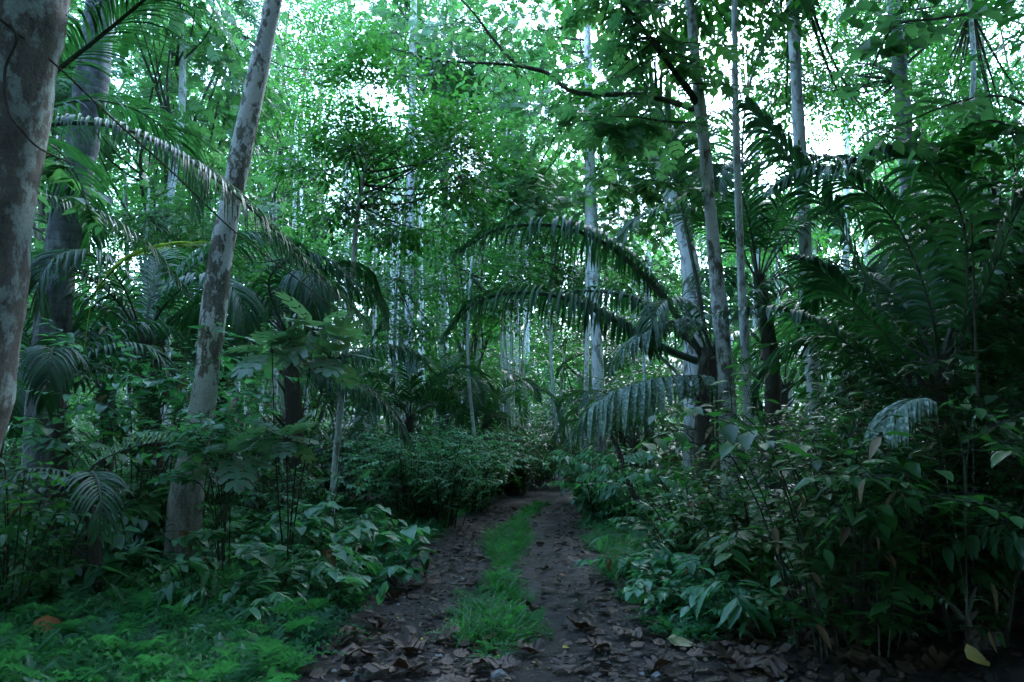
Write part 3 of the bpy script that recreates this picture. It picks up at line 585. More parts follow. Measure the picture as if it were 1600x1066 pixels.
# big left palm: long frond sweeping down to the right
b = gp(-60, 900, 6.5); t = px(-40, 240, 6.4)
palm('tall palm off the left edge with a long frond sweeping down past the mottled trunk', b, t, [(60*D2, 3.4, 60*D2, 1.5, dict(ll=.8)), (100*D2, 3.4, 40*D2, 1.2, dict(ll=.8))], tr=.16, seed=7,
     extra=[(FR((-30, 240, 6.4), (75, 196, 6.3), (180, 198, 6.2), (270, 236, 6.1), (350, 290, 6), (430, 362, 6), (510, 440, 6), (570, 500, 6)), dict(n=120, ll=.75, wd=.022, droop=.5, ang=66, lift=.3, rr=.026, t0=.13)),
            (FR((-40, 230, 6.2), (60, 300, 6.2), (150, 330, 6.3), (230, 380, 6.4), (290, 450, 6.5)), dict(n=90, ll=.55, wd=.02, droop=.35, ang=60, rr=.016)),
            (FR((-40, 235, 5.6), (40, 155, 5.4), (86, 113, 5.2), (150, 62, 5), (225, 0, 4.8), (300, -70, 4.6)), dict(n=70, ll=.62, wd=.02, droop=.22, ang=58, rr=.03, t0=.35))])
# inner left palms
b = gp(250, 760, 9.5); t = px(225, 520, 9.5)
palm('dark feathery palm between the ringed trunk and the mottled trunk', b, t,
     [(a*D2, L, e*D2, s, dict(ll=.75, n=64, wd=.036, droop=.3)) for a, L, e, s in [(10, 3.2, 70, 1.2), (50, 3.2, 75, 1.), (110, 3.2, 70, 1.), (170, 3.2, 62, 1.3), (200, 3, 40, 1.6), (-30, 3, 45, 1.6), (-100, 2.6, 60, 1.6), (240, 2.8, 50, 1.6), (140, 3, 35, 1.3)]], tr=.13, seed=8)
b = gp(455, 760, 10.5); t = px(450, 520, 10.5)
palm('dark palm with hanging fronds right of the mottled trunk', b, t,
     [(a*D2, L, e*D2, s, dict(ll=.7, n=60, wd=.036, droop=.45)) for a, L, e, s in [(60, 2.8, 75, 1.2), (100, 2.8, 70, 1.2), (160, 2.8, 55, 1.6), (200, 2.6, 35, 1.7), (-60, 2.4, 60, 1.8), (20, 2.4, 70, 1.9), (130, 2.8, 60, 1.4)]], tr=.13, seed=9,
     extra=[(FR((460, 530, 10.5), (490, 560, 10.3), (550, 556, 10.2), (600, 543, 10.1), (645, 550, 10), (680, 585, 10)), dict(n=60, ll=.55, wd=.036, droop=.7, ang=70, lift=.4, rr=.025)),
            (FR((460, 535, 10.5), (500, 590, 10), (560, 600, 9.8), (610, 640, 9.7), (640, 690, 9.6)), dict(n=54, ll=.55, wd=.036, droop=.6, ang=65, rr=.025)),
            (FR((450, 530, 10.5), (420, 440, 10.2), (470, 400, 10), (520, 410, 9.9), (560, 450, 9.8)), dict(n=60, ll=.6, wd=.034, droop=.6, ang=65, rr=.025))])
b = gp(90, 800, 7.5); t = px(85, 610, 7.5)
palm('low dark palm beside the massive left trunk', b, t,
     [(a*D2, L, e*D2, s, dict(ll=.5, n=46, wd=.03, droop=.35)) for a, L, e, s in [(40, 2., 70, 1.4), (0, 1.8, 55, 1.6), (120, 2., 60, 1.4), (-60, 1.6, 50, 1.7), (80, 2, 40, 1.4)]], tr=.08, seed=10,
     extra=[(FR((80, 610, 7.5), (120, 500, 7.3), (185, 415, 7.2), (250, 385, 7.1), (320, 378, 7)), dict(n=40, ll=.35, wd=.02, droop=.1, ang=14, lift=.05, rr=.012, t0=.35, mat='palm_yellow'))])
b = gp(150, 860, 6); t = px(130, 750, 6)
palm('small palm with stubby upturned dry leaflets below the heart-leaved bush', b, t, [(-50*D2, 1.1, .3, 1., dict(ll=.4, n=24, wd=.02, droop=.2)), (-110*D2, 1.1, .4, 1.2, dict(ll=.4, n=24, wd=.02))], tr=.05, seed=41,
     extra=[(FR((130, 750, 6), (150, 725, 5.9), (190, 705, 5.85), (240, 692, 5.8), (290, 690, 5.8)), dict(n=22, ll=.17, wd=.02, droop=.05, ang=60, lift=1.2, rr=.012, mat='palm_dusty'))])
# palms far off in the middle and right (copies)
pf = palm('x', (0, 0, 0), (0, 0, 2.2), [(a*D2, 3, e*D2, s, dict(ll=.7, n=44, wd=.05, segs=3)) for a, e, s in [(0, 60, 1.5), (50, 70, 1.2), (100, 62, 1.4), (150, 70, 1.3), (205, 60, 1.5), (255, 66, 1.3), (310, 62, 1.4), (20, 30, 1.5), (180, 32, 1.5)]], tr=.12, seed=15)
pls = [(860, 17.5, .8, 0), (760, 19, .9, 1), (720, 22, 1.1, 2), (990, 15, .7, 3), (640, 16, .9, 4), (1010, 21, 1.2, 5), (560, 19, 1.1, 1), (1230, 17, 1.1, 2), (1330, 15, 1.1, 3), (340, 14, 1.2, 4), (160, 13, 1.1, 0), (60, 12, 1., 2), (1420, 12, 1.1, 5), (1560, 10, 1.1, 1), (900, 26, 1.2, 3), (820, 30, 1.3, 2)]
for i, (x, Y, s, r) in enumerate(pls):
    p = gp(x, 690, Y)
    if abs(p[0]-pc(Y)) < 1.6: p = (pc(Y)+(1.9 if p[0] > pc(Y) else -1.9), Y, p[2])
    lab = 'dim understory palm among the trunks '+('beyond the trail bend' if 600 < x < 1050 else ('on the left' if x < 800 else 'on the right'))
    gr = 'understory palms '+('beyond the trail bend' if 600 < x < 1050 else ('on the left' if x < 800 else 'on the right'))
    if i == 0: pf.location = p; pf.scale = (s,)*3; pf['label'] = lab; pf['group'] = gr
    else: dup(pf, p, r, s, lab, gr)

# ================================================================== SHRUBS AND PLANTS
def shrub(name, label, o, H, nst, tpl, ll, mat, nl=12, spread=.8, seed=0, cat='plant', group=None, droop=.3, lean=(0, 0), side=3, stemr=.008, tl=.04):
    rng = np.random.default_rng(seed); t = thing(name, label, cat, o, group); o = np.array(o, float); gs, gl = Geo(), Geo()
    for i in range(nst):
        a = rng.random()*6.28; sp = spread*(.3+1.1*rng.random()); h = H*(.3+.8*rng.random()**.8)
        d = np.array([math.cos(a)*sp+lean[0], math.sin(a)*sp+lean[1], 0]); b = o+np.array([math.cos(a), math.sin(a), 0])*(.3 if nst > 12 else .06)*H*rng.random()
        P = spline([b, b+d*h*.25+np.array([0, 0, h*.55]), b+d*h*.65+np.array([0, 0, h*.9]), b+d*h*1.05+np.array([0, 0, h*(.98-.1*sp)])], 12)
        gs.tube(P, np.linspace(stemr, stemr*.35, 12), 4)
        ts = rng.random(side)*(.97-tl)+tl; Ob = interp_path(P, ts); T = norm(interp_path(P, np.clip(ts+.05, 0, 1))-interp_path(P, ts-.05))
        Ob = np.vstack([Ob, P[-2:-1]]); T = np.vstack([T, norm(P[-1]-P[-3])[None]])
        Dd = norm(norm(rng.normal(size=Ob.shape)*np.array([1, 1, .25]))+T*.8); L = h*(.22+.2*rng.random(len(Ob)))
        for q in range(len(Ob)): gs.tube([Ob[q], Ob[q]+Dd[q]*L[q]*.5+np.array([0, 0, .02]), Ob[q]+Dd[q]*L[q]*.95-np.array([0, 0, droop*L[q]*.3])], [stemr*.5, stemr*.4, stemr*.2], 3, cap=False)
        n = len(Ob); tt = (np.arange(nl)+.7)/nl*np.ones((n, 1)); S = norm(np.cross(Dd, [0, 0, 1.])); sg = np.where(np.arange(nl) % 2, 1., -1.)[None, :, None]*np.ones((n, 1, 1))
        Pp = Ob[:, None]+Dd[:, None]*(tt*L[:, None])[..., None]; Pp[..., 2] -= droop*L[:, None]*tt**2*.3
        LD = Dd[:, None]*.6+S[:, None]*sg*(.6+.5*rng.random((n, nl, 1)))+np.array([0, 0, -1.])*(droop+(rng.random((n, nl, 1))-.5)*.6)
        Nn = np.array([0, 0, 1.])+(rng.random((n, nl, 3))-.5)*.6
        A_, B_, C_ = Pp.reshape(-1, 3), LD.reshape(-1, 3), Nn.reshape(-1, 3); lz = ll*(.4+.85*rng.random(n*nl)); br = rng.random(n*nl) < .03
        gl.leaves(tpl, A_[~br], B_[~br], C_[~br], lz[~br], .75+.45*rng.random((~br).sum()))
        if br.any(): gl.leaves(tpl, A_[br], B_[br]+np.array([0, 0, -1.]), C_[br], lz[br], .6, 1)
    gs.build('stem', M['wood'], t); gl.build('foliage', [M[mat], M['dead_brown']], t); return t
def spx(x, y, Y, **k): return gp(x, y, Y)

shrub('bush', 'heart-leaved bush wrapping the foot of the mottled leaning trunk', gp(205, 900, 7.7), 2.2, 26, HEART, .135, 'leaf_heart', 9, .36, 51, 'bush', lean=(.06, 0), side=6, tl=.45)
shrub('bush', 'lower clump of heart-shaped leaves in front of the mottled trunk', gp(350, 900, 6.5), 1.45, 7, HEART, .115, 'leaf_heart', 9, .14, 52, 'bush', lean=(-.16, -.1), side=5, tl=.62)
shrub('bush', 'wide dark leafy bush hanging over the right side of the trail', gp(1330, 980, 5.3), 1.7, 44, OVATE, .15, 'leaf_mid', 7, .58, 53, 'bush', lean=(-.05, -.1), side=6, droop=.22)
shrub('bush', 'leafy bush with large pointed leaves at the feet of the close pair of trunks', gp(1190, 900, 6.6), 1.2, 30, HEART, .10, 'leaf_mid', 9, .6, 54, 'bush', side=6, droop=.22)
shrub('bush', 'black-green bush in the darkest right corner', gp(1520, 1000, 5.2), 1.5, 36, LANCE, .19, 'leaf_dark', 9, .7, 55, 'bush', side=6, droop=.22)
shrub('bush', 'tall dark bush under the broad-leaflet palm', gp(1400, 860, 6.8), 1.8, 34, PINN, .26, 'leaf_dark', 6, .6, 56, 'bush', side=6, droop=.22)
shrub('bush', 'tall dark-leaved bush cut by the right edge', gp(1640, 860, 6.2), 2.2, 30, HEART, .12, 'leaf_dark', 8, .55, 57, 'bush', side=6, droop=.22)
shrub('bush', 'light green bush with pointed leaves hugging the right verge', gp(1085, 850, 8.6), 1.15, 26, OVATE, .11, 'leaf_heart', 8, .7, 58, 'bush', side=4)
shrub('bush', 'rounded feathery dark bush where the trail bends right', gp(955, 800, 13.2), 1.35, 34, LANCE, .2, 'leaf_heart', 12, .6, 59, 'bush', side=4, droop=.6)  # this bush and the next two: light from above put into lighter leaf colour
shrub('bush', 'dense small-leaved bush crowding the left edge of the trail', gp(690, 800, 12.6), 1.6, 60, OVATE, .085, 'leaf_heart', 14, .75, 60, 'bush', side=6)
shrub('bush', 'small-leaved bush on the left bank behind the white-spotted sapling', gp(640, 800, 12.6), 1.6, 54, OVATE, .085, 'leaf_heart', 14, .75, 61, 'bush', side=6)
shrub('bush', 'rounded small-leaved bush right at the inside of the trail bend', gp(735, 790, 15.5), 1.7, 52, OVATE, .09, 'leaf_heart', 14, .6, 62, 'bush', side=6)
shrub('broad_leaf_plant', 'low plant with big soft light leaves on the left verge', gp(560, 880, 8.2), .75, 16, HEART, .19, 'leaf_heart', 6, .8, 63, 'plant', side=2, stemr=.006)
shrub('broad_leaf_plant', 'low big-leaved plant touching the left rut of the trail', gp(615, 890, 7.6), .5, 9, OVATE, .2, 'leaf_heart', 5, .9, 64, 'plant', side=1, stemr=.006)
shrub('broad_leaf_plant', 'plant with large rounded leaves left of the mottled trunk', gp(150, 880, 7.4), .9, 14, HEART, .2, 'leaf_mid', 6, .8, 65, 'plant', side=2)
shrub('bush', 'bluish fine-leaved bush right of the mottled trunk foot', gp(470, 830, 9), 1.25, 24, OVATE, .075, 'leaf_heart', 14, .6, 66, 'bush', side=5)
shrub('bush', 'leafy climber mass low against the massive left trunk', gp(20, 900, 5.6), 1.3, 22, OVATE, .13, 'leaf_mid', 8, .5, 67, 'bush', side=4)

def lobed_plant(label, base, H, spotsxyz, seed, ll=.36):
    rng = np.random.default_rng(seed); t = thing('lobed_leaf_plant', label, 'plant', base); base = np.array(base, float)
    gs, gl = Geo(), Geo()
    for (c, n, rad) in spotsxyz:
        c = np.array(c); gs.tube(spline([base, (base+c)/2+(rng.random(3)-.5)*.15, c], 12), np.linspace(.010, .006, 12), 5)
        az = np.arange(n)*2.4+rng.random()*6; el = np.linspace(1.1, -.45, n)+(rng.random(n)-.5)*.2
        D = np.stack([np.cos(az)*np.cos(el), np.sin(az)*np.cos(el), np.sin(el)], 1); pet = rad*(.35+.4*rng.random(n)); O = c+D*pet[:, None]
        for q in range(n): gs.tube([c, (c+O[q])/2+np.array([0, 0, .02]), O[q]], [.006, .005, .004], 4, cap=False)
        Nn = np.array([0, 0, 1.])+(rng.random((n, 3))-.5)*.4-D*.2
        gl.leaves(LOBED, O, D+np.array([0, 0, -.25]), Nn, ll*(.75+.4*rng.random(n)))
    gs.build('stem', M['wood'], t); gl.build('leaf', M['leaf_lobed'], t); return t
lobed_plant('sapling with big lobed leaves, its top shoot catching the light', gp(450, 850, 7.4), 2, [(px(492, 520, 6.9), 9, .2), (px(425, 550, 6.9), 9, .22), (px(515, 560, 7.), 7, .2)], 71, .4)
lobed_plant('rosette of pale spotted deeply lobed leaves right of the mottled trunk', gp(450, 830, 6.5), 1.2, [(px(447, 690, 6.2), 10, .12)], 72, .3)
lobed_plant('drooping dark lobed leaves right beside the mottled trunk', gp(350, 850, 6.4), 1, [(px(362, 715, 6.), 6, .12)], 73, .34)

for i, (x, y, lab) in enumerate([(-.9, 17.5, 'dark bush overhanging the far stretch of the trail from the left'), (2.1, 18.2, 'dark bush overhanging the far stretch of the trail from the right'), (.1, 20.5, 'leafy bush just left of where the trail disappears'), (1.0, 24, 'dark bush standing across the line of the trail behind the bend'), (2.6, 25, 'tall bush behind the bend closing the view'), (-.6, 25, 'bush behind the bend left of the trail line')]):
    shrub('bush', lab, (x, y, float(gz(x, y))), 1.5+.25*(i % 3)+(.4 if i > 2 else 0), 42, OVATE, .11, 'leaf_mid' if i % 2 else 'leaf_dark', 12, .7, 640+i, 'bush', side=5)
for i, (x, y, h, ll_, k, lab) in enumerate([(100, 900, .45, .15, HEART, 'broad-leaved seedling clump behind the ferns near the left edge'), (215, 905, .4, .14, HEART, 'broad-leaved seedling clump just left of the mottled trunk foot'), (350, 900, .45, .13, OVATE, 'pointed-leaved seedling clump just right of the mottled trunk foot'),
        (425, 890, .45, .15, HEART, 'broad-leaved seedling clump midway between mottled trunk and trail'), (470, 930, .35, .12, OVATE, 'pale pointed-leaved weed clump on the lower left verge'), (30, 930, .4, .14, OVATE, 'weed clump with long leaves at the left picture edge'),
        (1120, 950, .35, .13, OVATE, 'small leafy weed clump on the right verge below the mossy boulder'), (1045, 870, .4, .12, HEART, 'small heart-leaved clump above the palm seedling on the right verge')]):
    shrub('weed_clump', lab, gp(x, y, CH*F/(y-690)*1.0), h*1.45, 15, k, ll_*1.1, 'leaf_heart', 6, 1., 600+i, 'plant', side=2, stemr=.004)
wp = [shrub('weed_clump', 'x', (0, 0, 0), .42, 9, k_, l_, 'leaf_heart', 6, 1.1, 660+q, 'plant', side=2, stemr=.004) for q, (k_, l_) in enumerate([(HEART, .13), (OVATE, .11), (LANCE, .16)])]
r6 = np.random.default_rng(66); wl = ['round-leaved', 'pointed-leaved', 'narrow-leaved']
for i in range(54):
    y = 5.3+r6.random()*5.2; sd = -1 if i % 4 else 1; x = pc(y)+sd*(1.45+r6.random()**1.3*(3.6 if sd < 0 else 1.3)); k_ = i % 3
    if i >= 3 and abs(x) > y*.78: continue
    lab = wl[k_]+' weed clump in the low growth '+('left' if sd < 0 or i < 3 else 'right')+' of the trail'; gr = wl[k_]+' weed clumps '+('left' if sd < 0 or i < 3 else 'right'); p = (x, y, float(gz(x, y))); q = .6+.8*r6.random()
    if i < 3:
        x = pc(y)-2-r6.random()*2; o = wp[k_]; o.location = (x, y, float(gz(x, y))); o['label'] = lab; o['group'] = gr
    else: dup(wp[k_], p, r6.random()*6.28, q, lab, gr)
# bank shrubs: four kinds copied along both sides
bp = [shrub('undergrowth_shrub', 'x', (0, 0, 0), 1.3, 22, OVATE, .11, 'leaf_mid', 9, .8, 81, 'bush', side=4), shrub('undergrowth_shrub', 'x', (0, 0, 0), 1.0, 20, HEART, .12, 'leaf_heart', 8, .9, 82, 'bush', side=3),
      shrub('undergrowth_shrub', 'x', (0, 0, 0), 1.5, 20, LANCE, .24, 'leaf_dark', 10, .8, 83, 'bush', side=4, droop=.5), shrub('undergrowth_shrub', 'x', (0, 0, 0), 1.2, 18, PINN, .26, 'leaf_mid', 5, .8, 84, 'bush', side=3)]
kn = ['pointed-leaved shrub', 'rounded-leaved shrub', 'long-leaved drooping shrub', 'feather-leaved shrub']; used = set(); rng = np.random.default_rng(31); cnt = 0; pos = []
while cnt < 190:
    y = 5.2+rng.random()**.9*24; sd = -1 if rng.random() < .52 else 1
    d = (1.9 if sd < 0 else 2.1)+rng.random()**1.2*(y*.75)
    if y < 9 and sd < 0: d += .9
    if y > 15: d = 1.5+rng.random()*9
    x = pc(y)+sd*d
    if abs(x) > y*.8+.6: continue
    if sd < 0 and y < 7.4 and x > -4.2: continue
    if y < 6 and sd > 0 and x < 2.6: continue
    pu = 800+F*x/y
    if abs(pu-450) < 60 and y < 7.4: continue
    if (abs(pu-290) < 160 and y < 7.4) or (abs(pu-520) < 45 and y < 11.6): continue
    if min([math.hypot(x-a, y-b) for a, b in pos] or [9]) < .45: continue
    pos.append((x, y)); cnt += 1; k = int(rng.integers(0, 4)); s = (.55+.6*rng.random())*(1.25 if y > 14 else 1)
    if sd < 0 and y < 10: s *= .68
    if 300 < pu < 560 and y < 9: s *= .7
    if 830 < pu < 1220 and y < 11: s *= .6
    if abs(pu-520) < 90 and y < 12: s *= .7
    lab = kn[k]+' in the tangled undergrowth '+('left of the trail' if sd < 0 else 'right of the trail'); gr = kn[k]+'s '+('left' if sd < 0 else 'right')+' of the trail'
    z = float(gz(x, y))
    if k not in used: used.add(k); o = bp[k]; o.location = (x, y, z); o.scale = (s,)*3; o['label'] = lab; o['group'] = gr
    else: dup(bp[k], (x, y, z), rng.random()*6.28, s, lab, gr)

# ------------------------------------------------------------------ ground cover (stuff)
rng = np.random.default_rng(41)
def scatter(n, fn):
    out = []
    while len(out) < n:
        x, y = fn()
        out.append((x, y))
    return np.array(out)
def rosettes(g, XY, tpl, nf, l0, l1, el0, el1, rng, mi=0):
    n = len(XY); z = gz(XY[:, 0], XY[:, 1]); O = np.repeat(np.stack([XY[:, 0], XY[:, 1], z], 1), nf, 0)
    az = rng.random(n*nf)*6.283; el = el0+(el1-el0)*rng.random(n*nf); D = np.stack([np.cos(az)*np.cos(el), np.sin(az)*np.cos(el), np.sin(el)], 1)
    sc_ = np.repeat(.6+.7*rng.random(n), nf); O = O+D*.01; O[:, 2] += rng.random(n*nf)*.05*sc_
    g.leaves(tpl, O, D, np.array([0, 0, 1.])+(rng.random((n*nf, 3))-.5)*.5, (l0+(l1-l0)*rng.random(n*nf))*sc_, 1, mi)
def noise2(x, y): return np.sin(x*2.1+y*1.3)*np.sin(y*1.7-x*.9+2)+.5*np.sin(x*5.3+1)*np.sin(y*4.7)
def left_verge():
    while True:
        y = 4.0+rng.random()**1.3*10; x = pc(y)-1.25-rng.random()**1.1*(y*.75-.3)
        if abs(x) < y*.8+.5 and (x < pc(y)-1.25-.25*noise2(x, y)): return x, y
g = Geo(); rosettes(g, scatter(1500, left_verge), FERN, 6, .13, .34, .3, 1.25, rng); rosettes(g, scatter(420, left_verge), LANCE, 7, .10, .24, .3, 1.3, rng); rosettes(g, scatter(260, left_verge), PINN, 5, .15, .3, .3, 1.2, rng)
tag(g.build('fern_ground_cover', M['fern']), 'low feathery fern ground cover left of the trail', kind='stuff')
g = Geo()
def right_verge():
    while True:
        y = 5.2+rng.random()**1.2*10; d = 1.15+rng.random()**1.3*2.6; x = pc(y)+d
        if noise2(x, y) > -.3+(.9 if y < 6.6 else 0): return x, y
rosettes(g, scatter(700, right_verge), FERN, 5, .08, .17, .2, 1.0, rng)
rosettes(g, scatter(500, right_verge), OVATE, 6, .05, .10, .1, 1.1, rng)
rosettes(g, scatter(900, left_verge), OVATE, 6, .05, .11, .1, 1.1, rng)
tag(g.build('leafy_ground_cover', M['fern']), 'small leafy weeds covering the verges', kind='stuff')
def strip():
    while True:
        y = 5.0+rng.random()**1.1*12; wd = float(np.interp(y, [5, 5.4, 6, 6.8, 7.4, 8.6, 9.6, 11.5, 12.5, 17], [.12, .24, .34, .28, .14, .1, .22, .3, .16, .16])); x = pc(y)+rng.normal()*wd*.5
        if y < 5.4 and rng.random() < .6: continue
        if noise2(x*1.5+3, y*1.3) < -.25 and rng.random() < .85: continue
        if 7.2 < y < 9.2 and rng.random() < .8: continue
        if y > 12.2 and rng.random() < .88: continue
        return x, y
g = Geo(); S_ = scatter(1500, strip); rosettes(g, S_[:900], BLADE, 7, .06, .2, .4, 1.4, rng); rosettes(g, scatter(900, strip), FERN, 5, .05, .15, .2, 1.2, rng); rosettes(g, scatter(320, strip), OVATE, 6, .03, .07, .2, 1.2, rng)
def edges():
    y = 7+rng.random()*9; return pc(y)+(1.2+rng.random()*.7 if rng.random() < .6 else -1.2-rng.random()*.5), y
rosettes(g, scatter(800, edges), BLADE, 7, .08, .18, .5, 1.4, rng)
tag(g.build('grass', M['grass']), 'bright green grass strip between the trail ruts and along its edges', kind='stuff')
# leaf litter: one mass, plus the large fallen leaves as things
def litter_pt():
    while True:
        y = 3.8+rng.random()**1.5*13; d = rng.normal()*1.3+.25; x = pc(y)+d
        if abs(d-.42) < .28 and rng.random() < .75: continue
        return x, y
XY = scatter(11000, litter_pt); n = len(XY); az = rng.random(n)*6.28; O = np.stack([XY[:, 0], XY[:, 1], gz(XY[:, 0], XY[:, 1])+.018+.015*rng.random(n)], 1)
D = np.stack([np.cos(az), np.sin(az), (rng.random(n)-.5)*.5], 1); g = Geo(); h = int(n*.85)
g.leaves(OVATE, O[:h], D[:h], np.array([0, 0, 1.])+(rng.random((h, 3))-.5)*1.2, .018+.05*rng.random(h)**1.5); g.leaves(DEAD, O[h:], D[h:], np.array([0, 0, 1.])+(rng.random((n-h, 3))-.5)*.9, .05+.09*rng.random(n-h)**2)
tag(g.build('leaf_litter', M['dead']), 'damp brown leaf litter strewn over the trail', kind='stuff')
def litter_r():
    y = 4.2+rng.random()*3; return pc(y)+1.5+rng.random()*3.2, y
XY = scatter(2600, litter_r); n = len(XY); az = rng.random(n)*6.28; O = np.stack([XY[:, 0], XY[:, 1], gz(XY[:, 0], XY[:, 1])+.018+.02*rng.random(n)], 1); D = np.stack([np.cos(az), np.sin(az), (rng.random(n)-.5)*.6], 1); g = Geo()
g.leaves(DEAD, O, D, np.array([0, 0, 1.])+(rng.random((n, 3))-.5)*1.2, .025+.07*rng.random(n)**2)
XY = scatter(500, left_verge); n = len(XY); az = rng.random(n)*6.28; O = np.stack([XY[:, 0], XY[:, 1], gz(XY[:, 0], XY[:, 1])+.05+.09*rng.random(n)], 1); D = np.stack([np.cos(az), np.sin(az), (rng.random(n)-.5)*.8], 1)
g.leaves(DEAD, O, D, np.array([0, 0, 1.])+(rng.random((n, 3))-.5)*1.4, .05+.12*rng.random(n)**2)
tag(g.build('leaf_litter', M['dead']), 'dark leaf litter in the ferns and under the right bushes', kind='stuff')
def petals():
    a = [(-1., 5.6), (-.95, 5.9), (-.75, 7.3), (1.2, 6.6), (.1, 5.2)][rng.integers(0, 5)]; return a[0]+rng.normal()*.22, a[1]+rng.normal()*.3
XY = scatter(70, petals); n = len(XY); az = rng.random(n)*6.28; O = np.stack([XY[:, 0], XY[:, 1], gz(XY[:, 0], XY[:, 1])+.035], 1); g = Geo()
g.leaves(OVATE, O, np.stack([np.cos(az), np.sin(az), 0*az], 1), np.array([0, 0, 1.])+(rng.random((n, 3))-.5)*.8, .012+.02*rng.random(n), 1.4)
tag(g.build('fallen_petals', M['yellow']), 'tiny yellow petals dotting the damp trail', kind='stuff')
XY = scatter(500, litter_pt); n = len(XY); g = Geo()
for i in range(n):
    r = .008+.02*rng.random()**2; x, y = XY[i]; z = float(gz(x, y))+.012; a = rng.random(6)*.5+.75
    V = [(x+math.cos(k*1.047)*r*a[k], y+math.sin(k*1.047)*r*a[k], z) for k in range(6)]+[(x+r*.2, y, z+r*.7)]
    g.add(V, [[k, (k+1) % 6, 6] for k in range(6)])
tag(g.build('pebbles', M['stone']), 'small pebbles scattered on the trail', kind='stuff')
big = [(545, 1005, .3), (590, 985, .24), (640, 1020, .28), (560, 1035, .3), (700, 1000, .2), (830, 1025, .24), (905, 985, .22), (980, 1000, .24), (1030, 985, .2), (935, 1020, .2), (615, 940, .2), (690, 965, .2), (660, 905, .18), (830, 960, .2),
       (1120, 985, .22), (1185, 1000, .26), (1200, 1055, .3), (1140, 1040, .22), (1030, 1050, .22), (880, 1050, .2), (760, 1050, .24), (640, 1055, .26), (500, 975, .22), (430, 1055, .26), (370, 960, .22), (1250, 1010, .24), (1300, 985, .22), (1330, 1040, .26), (1400, 1000, .24), (1010, 950, .18),
       (1060, 960, .2), (900, 930, .17), (680, 870, .18), (720, 860, .15), (850, 895, .15), (870, 915, .15), (760, 850, .14), (920, 855, .14), (1460, 1050, .28), (1380, 1055, .24), (590, 1060, .28), (480, 940, .2)]
lr = np.random.default_rng(91); proto = None
def ground_at(x, y):
    v = (533-y)/F; dz = math.sin(TILT)+math.cos(TILT)*v; dy = math.cos(TILT)-math.sin(TILT)*v; s = -CH/dz
    for _ in range(6):
        X, Yy = s*(x-800)/F, s*dy; s = (float(gz(X, Yy))-CH)/dz
    return s*(x-800)/F, s*dy
leafp = []
for k in range(4):
    g = Geo(); r = np.random.default_rng(300+k); tp = (DEAD[0]+np.array([0, 0, 1])*(.10*np.sin(DEAD[0][:, :1]*6+k)+.12*np.cos(DEAD[0][:, 1:2]*9+k*2))*.9, DEAD[1]); tp[0][:, 0] -= .5
    g.leaves(tp, np.zeros((1, 3)), np.array([[1., 0, 0]]), np.array([[0, 0, 1.]]), 1.); g.tube([(-.5, 0, 0), (-.68, .03, .04), (-.85, .02, .02)], [.014, .01, .009], 4)
    leafp.append(g)
lm = [gg.build('fallen_leaf', M['dead']) for gg in leafp]
for i, (x, y, s) in enumerate(big):
    X, Yy = ground_at(x, y); k = i % 4; z = float(gz(X, Yy))+.03
    o = lm[k] if i < 4 else lm[k].copy()
    if i >= 4: C.objects.link(o)
    o.location = (X, Yy, z+.02); o.scale = (s*.95,)*3; o.rotation_euler = (lr.normal()*.25, lr.normal()*.2, lr.random()*6.28)
    if y > 975: lab, gr = 'large curled brown lobed leaf lying in the near part of the trail', 'large fallen leaves in the near part'
    else: lab, gr = 'curled brown lobed leaf lying on the middle stretch of the trail', 'fallen leaves on the middle stretch'
    tag(o, lab, 'leaf', gr)
def one_leaf(name, label, x, y, s, tpl, mat, rz, tilt=.2, h=.03):
    g = Geo(); X, Yy = ground_at(x, y); g.leaves(tpl, np.array([[-.5*s, 0, 0]]), np.array([[1., 0, .1]]), np.array([[0, 0, 1.]]), s, 1.)
    o = g.build(name, M[mat]); o.location = (X, Yy, float(gz(X, Yy))+h); o.rotation_euler = (tilt, .1, rz); return tag(o, label, 'leaf')
one_leaf('fallen_leaf', 'broad pale cream leaf lying at the bottom right of the trail', 1072, 1012, .24, HEART, 'dead_pale', .3)
one_leaf('fallen_leaf', 'large yellow-green leaf at the bottom right corner', 1530, 1045, .3, OVATE, 'yellow', .6, .7, .07)
one_leaf('fallen_leaf', 'bright orange-brown leaf caught in the ferns at bottom left', 76, 1015, .26, OVATE, 'orange', 1.1, .9, .16)
one_leaf('fallen_leaf', 'long pale hanging leaf below the dark right bush', 1338, 990, .18, OVATE, 'dead_pale', 1.4, 1.2, .12)
one_leaf('fallen_leaf', 'small orange leaf on the middle of the trail', 880, 903, .09, OVATE, 'orange', .4)
one_leaf('fallen_leaf', 'small yellow leaf in the near middle of the trail', 885, 1018, .09, OVATE, 'yellow', .9)
# stones
def stone(label, x, y, s, seed, mat='stone', flat=.6):
    bm_r = np.random.default_rng(seed); n1, n2 = 14, 9; th = np.arange(n1)*2*math.pi/n1; ph = np.linspace(0, math.pi, n2)
    V = []; 
    for p in ph:
        for q in th:
            d = np.array([math.sin(p)*math.cos(q), math.sin(p)*math.sin(q), math.cos(p)]); k = 1+.16*math.sin(d[0]*4+seed)+.14*math.sin(d[1]*5+seed*2)+.1*math.sin(d[2]*6+d[0]*5+seed)
            V.append(d*k*s*np.array([1, .8, flat]))
    i = np.arange(n2-1)[:, None]*n1; j = np.arange(n1)[None]; g = Geo(); g.add(V, np.stack([i+j, i+n1+j, i+n1+(j+1) % n1, i+(j+1) % n1], -1).reshape(-1, 4))
    o = g.build('stone', M[mat]); X, Yy = ground_at(x, y); o.location = (X, Yy, float(gz(X, Yy))+s*flat*.25); return tag(o, label, 'stone')
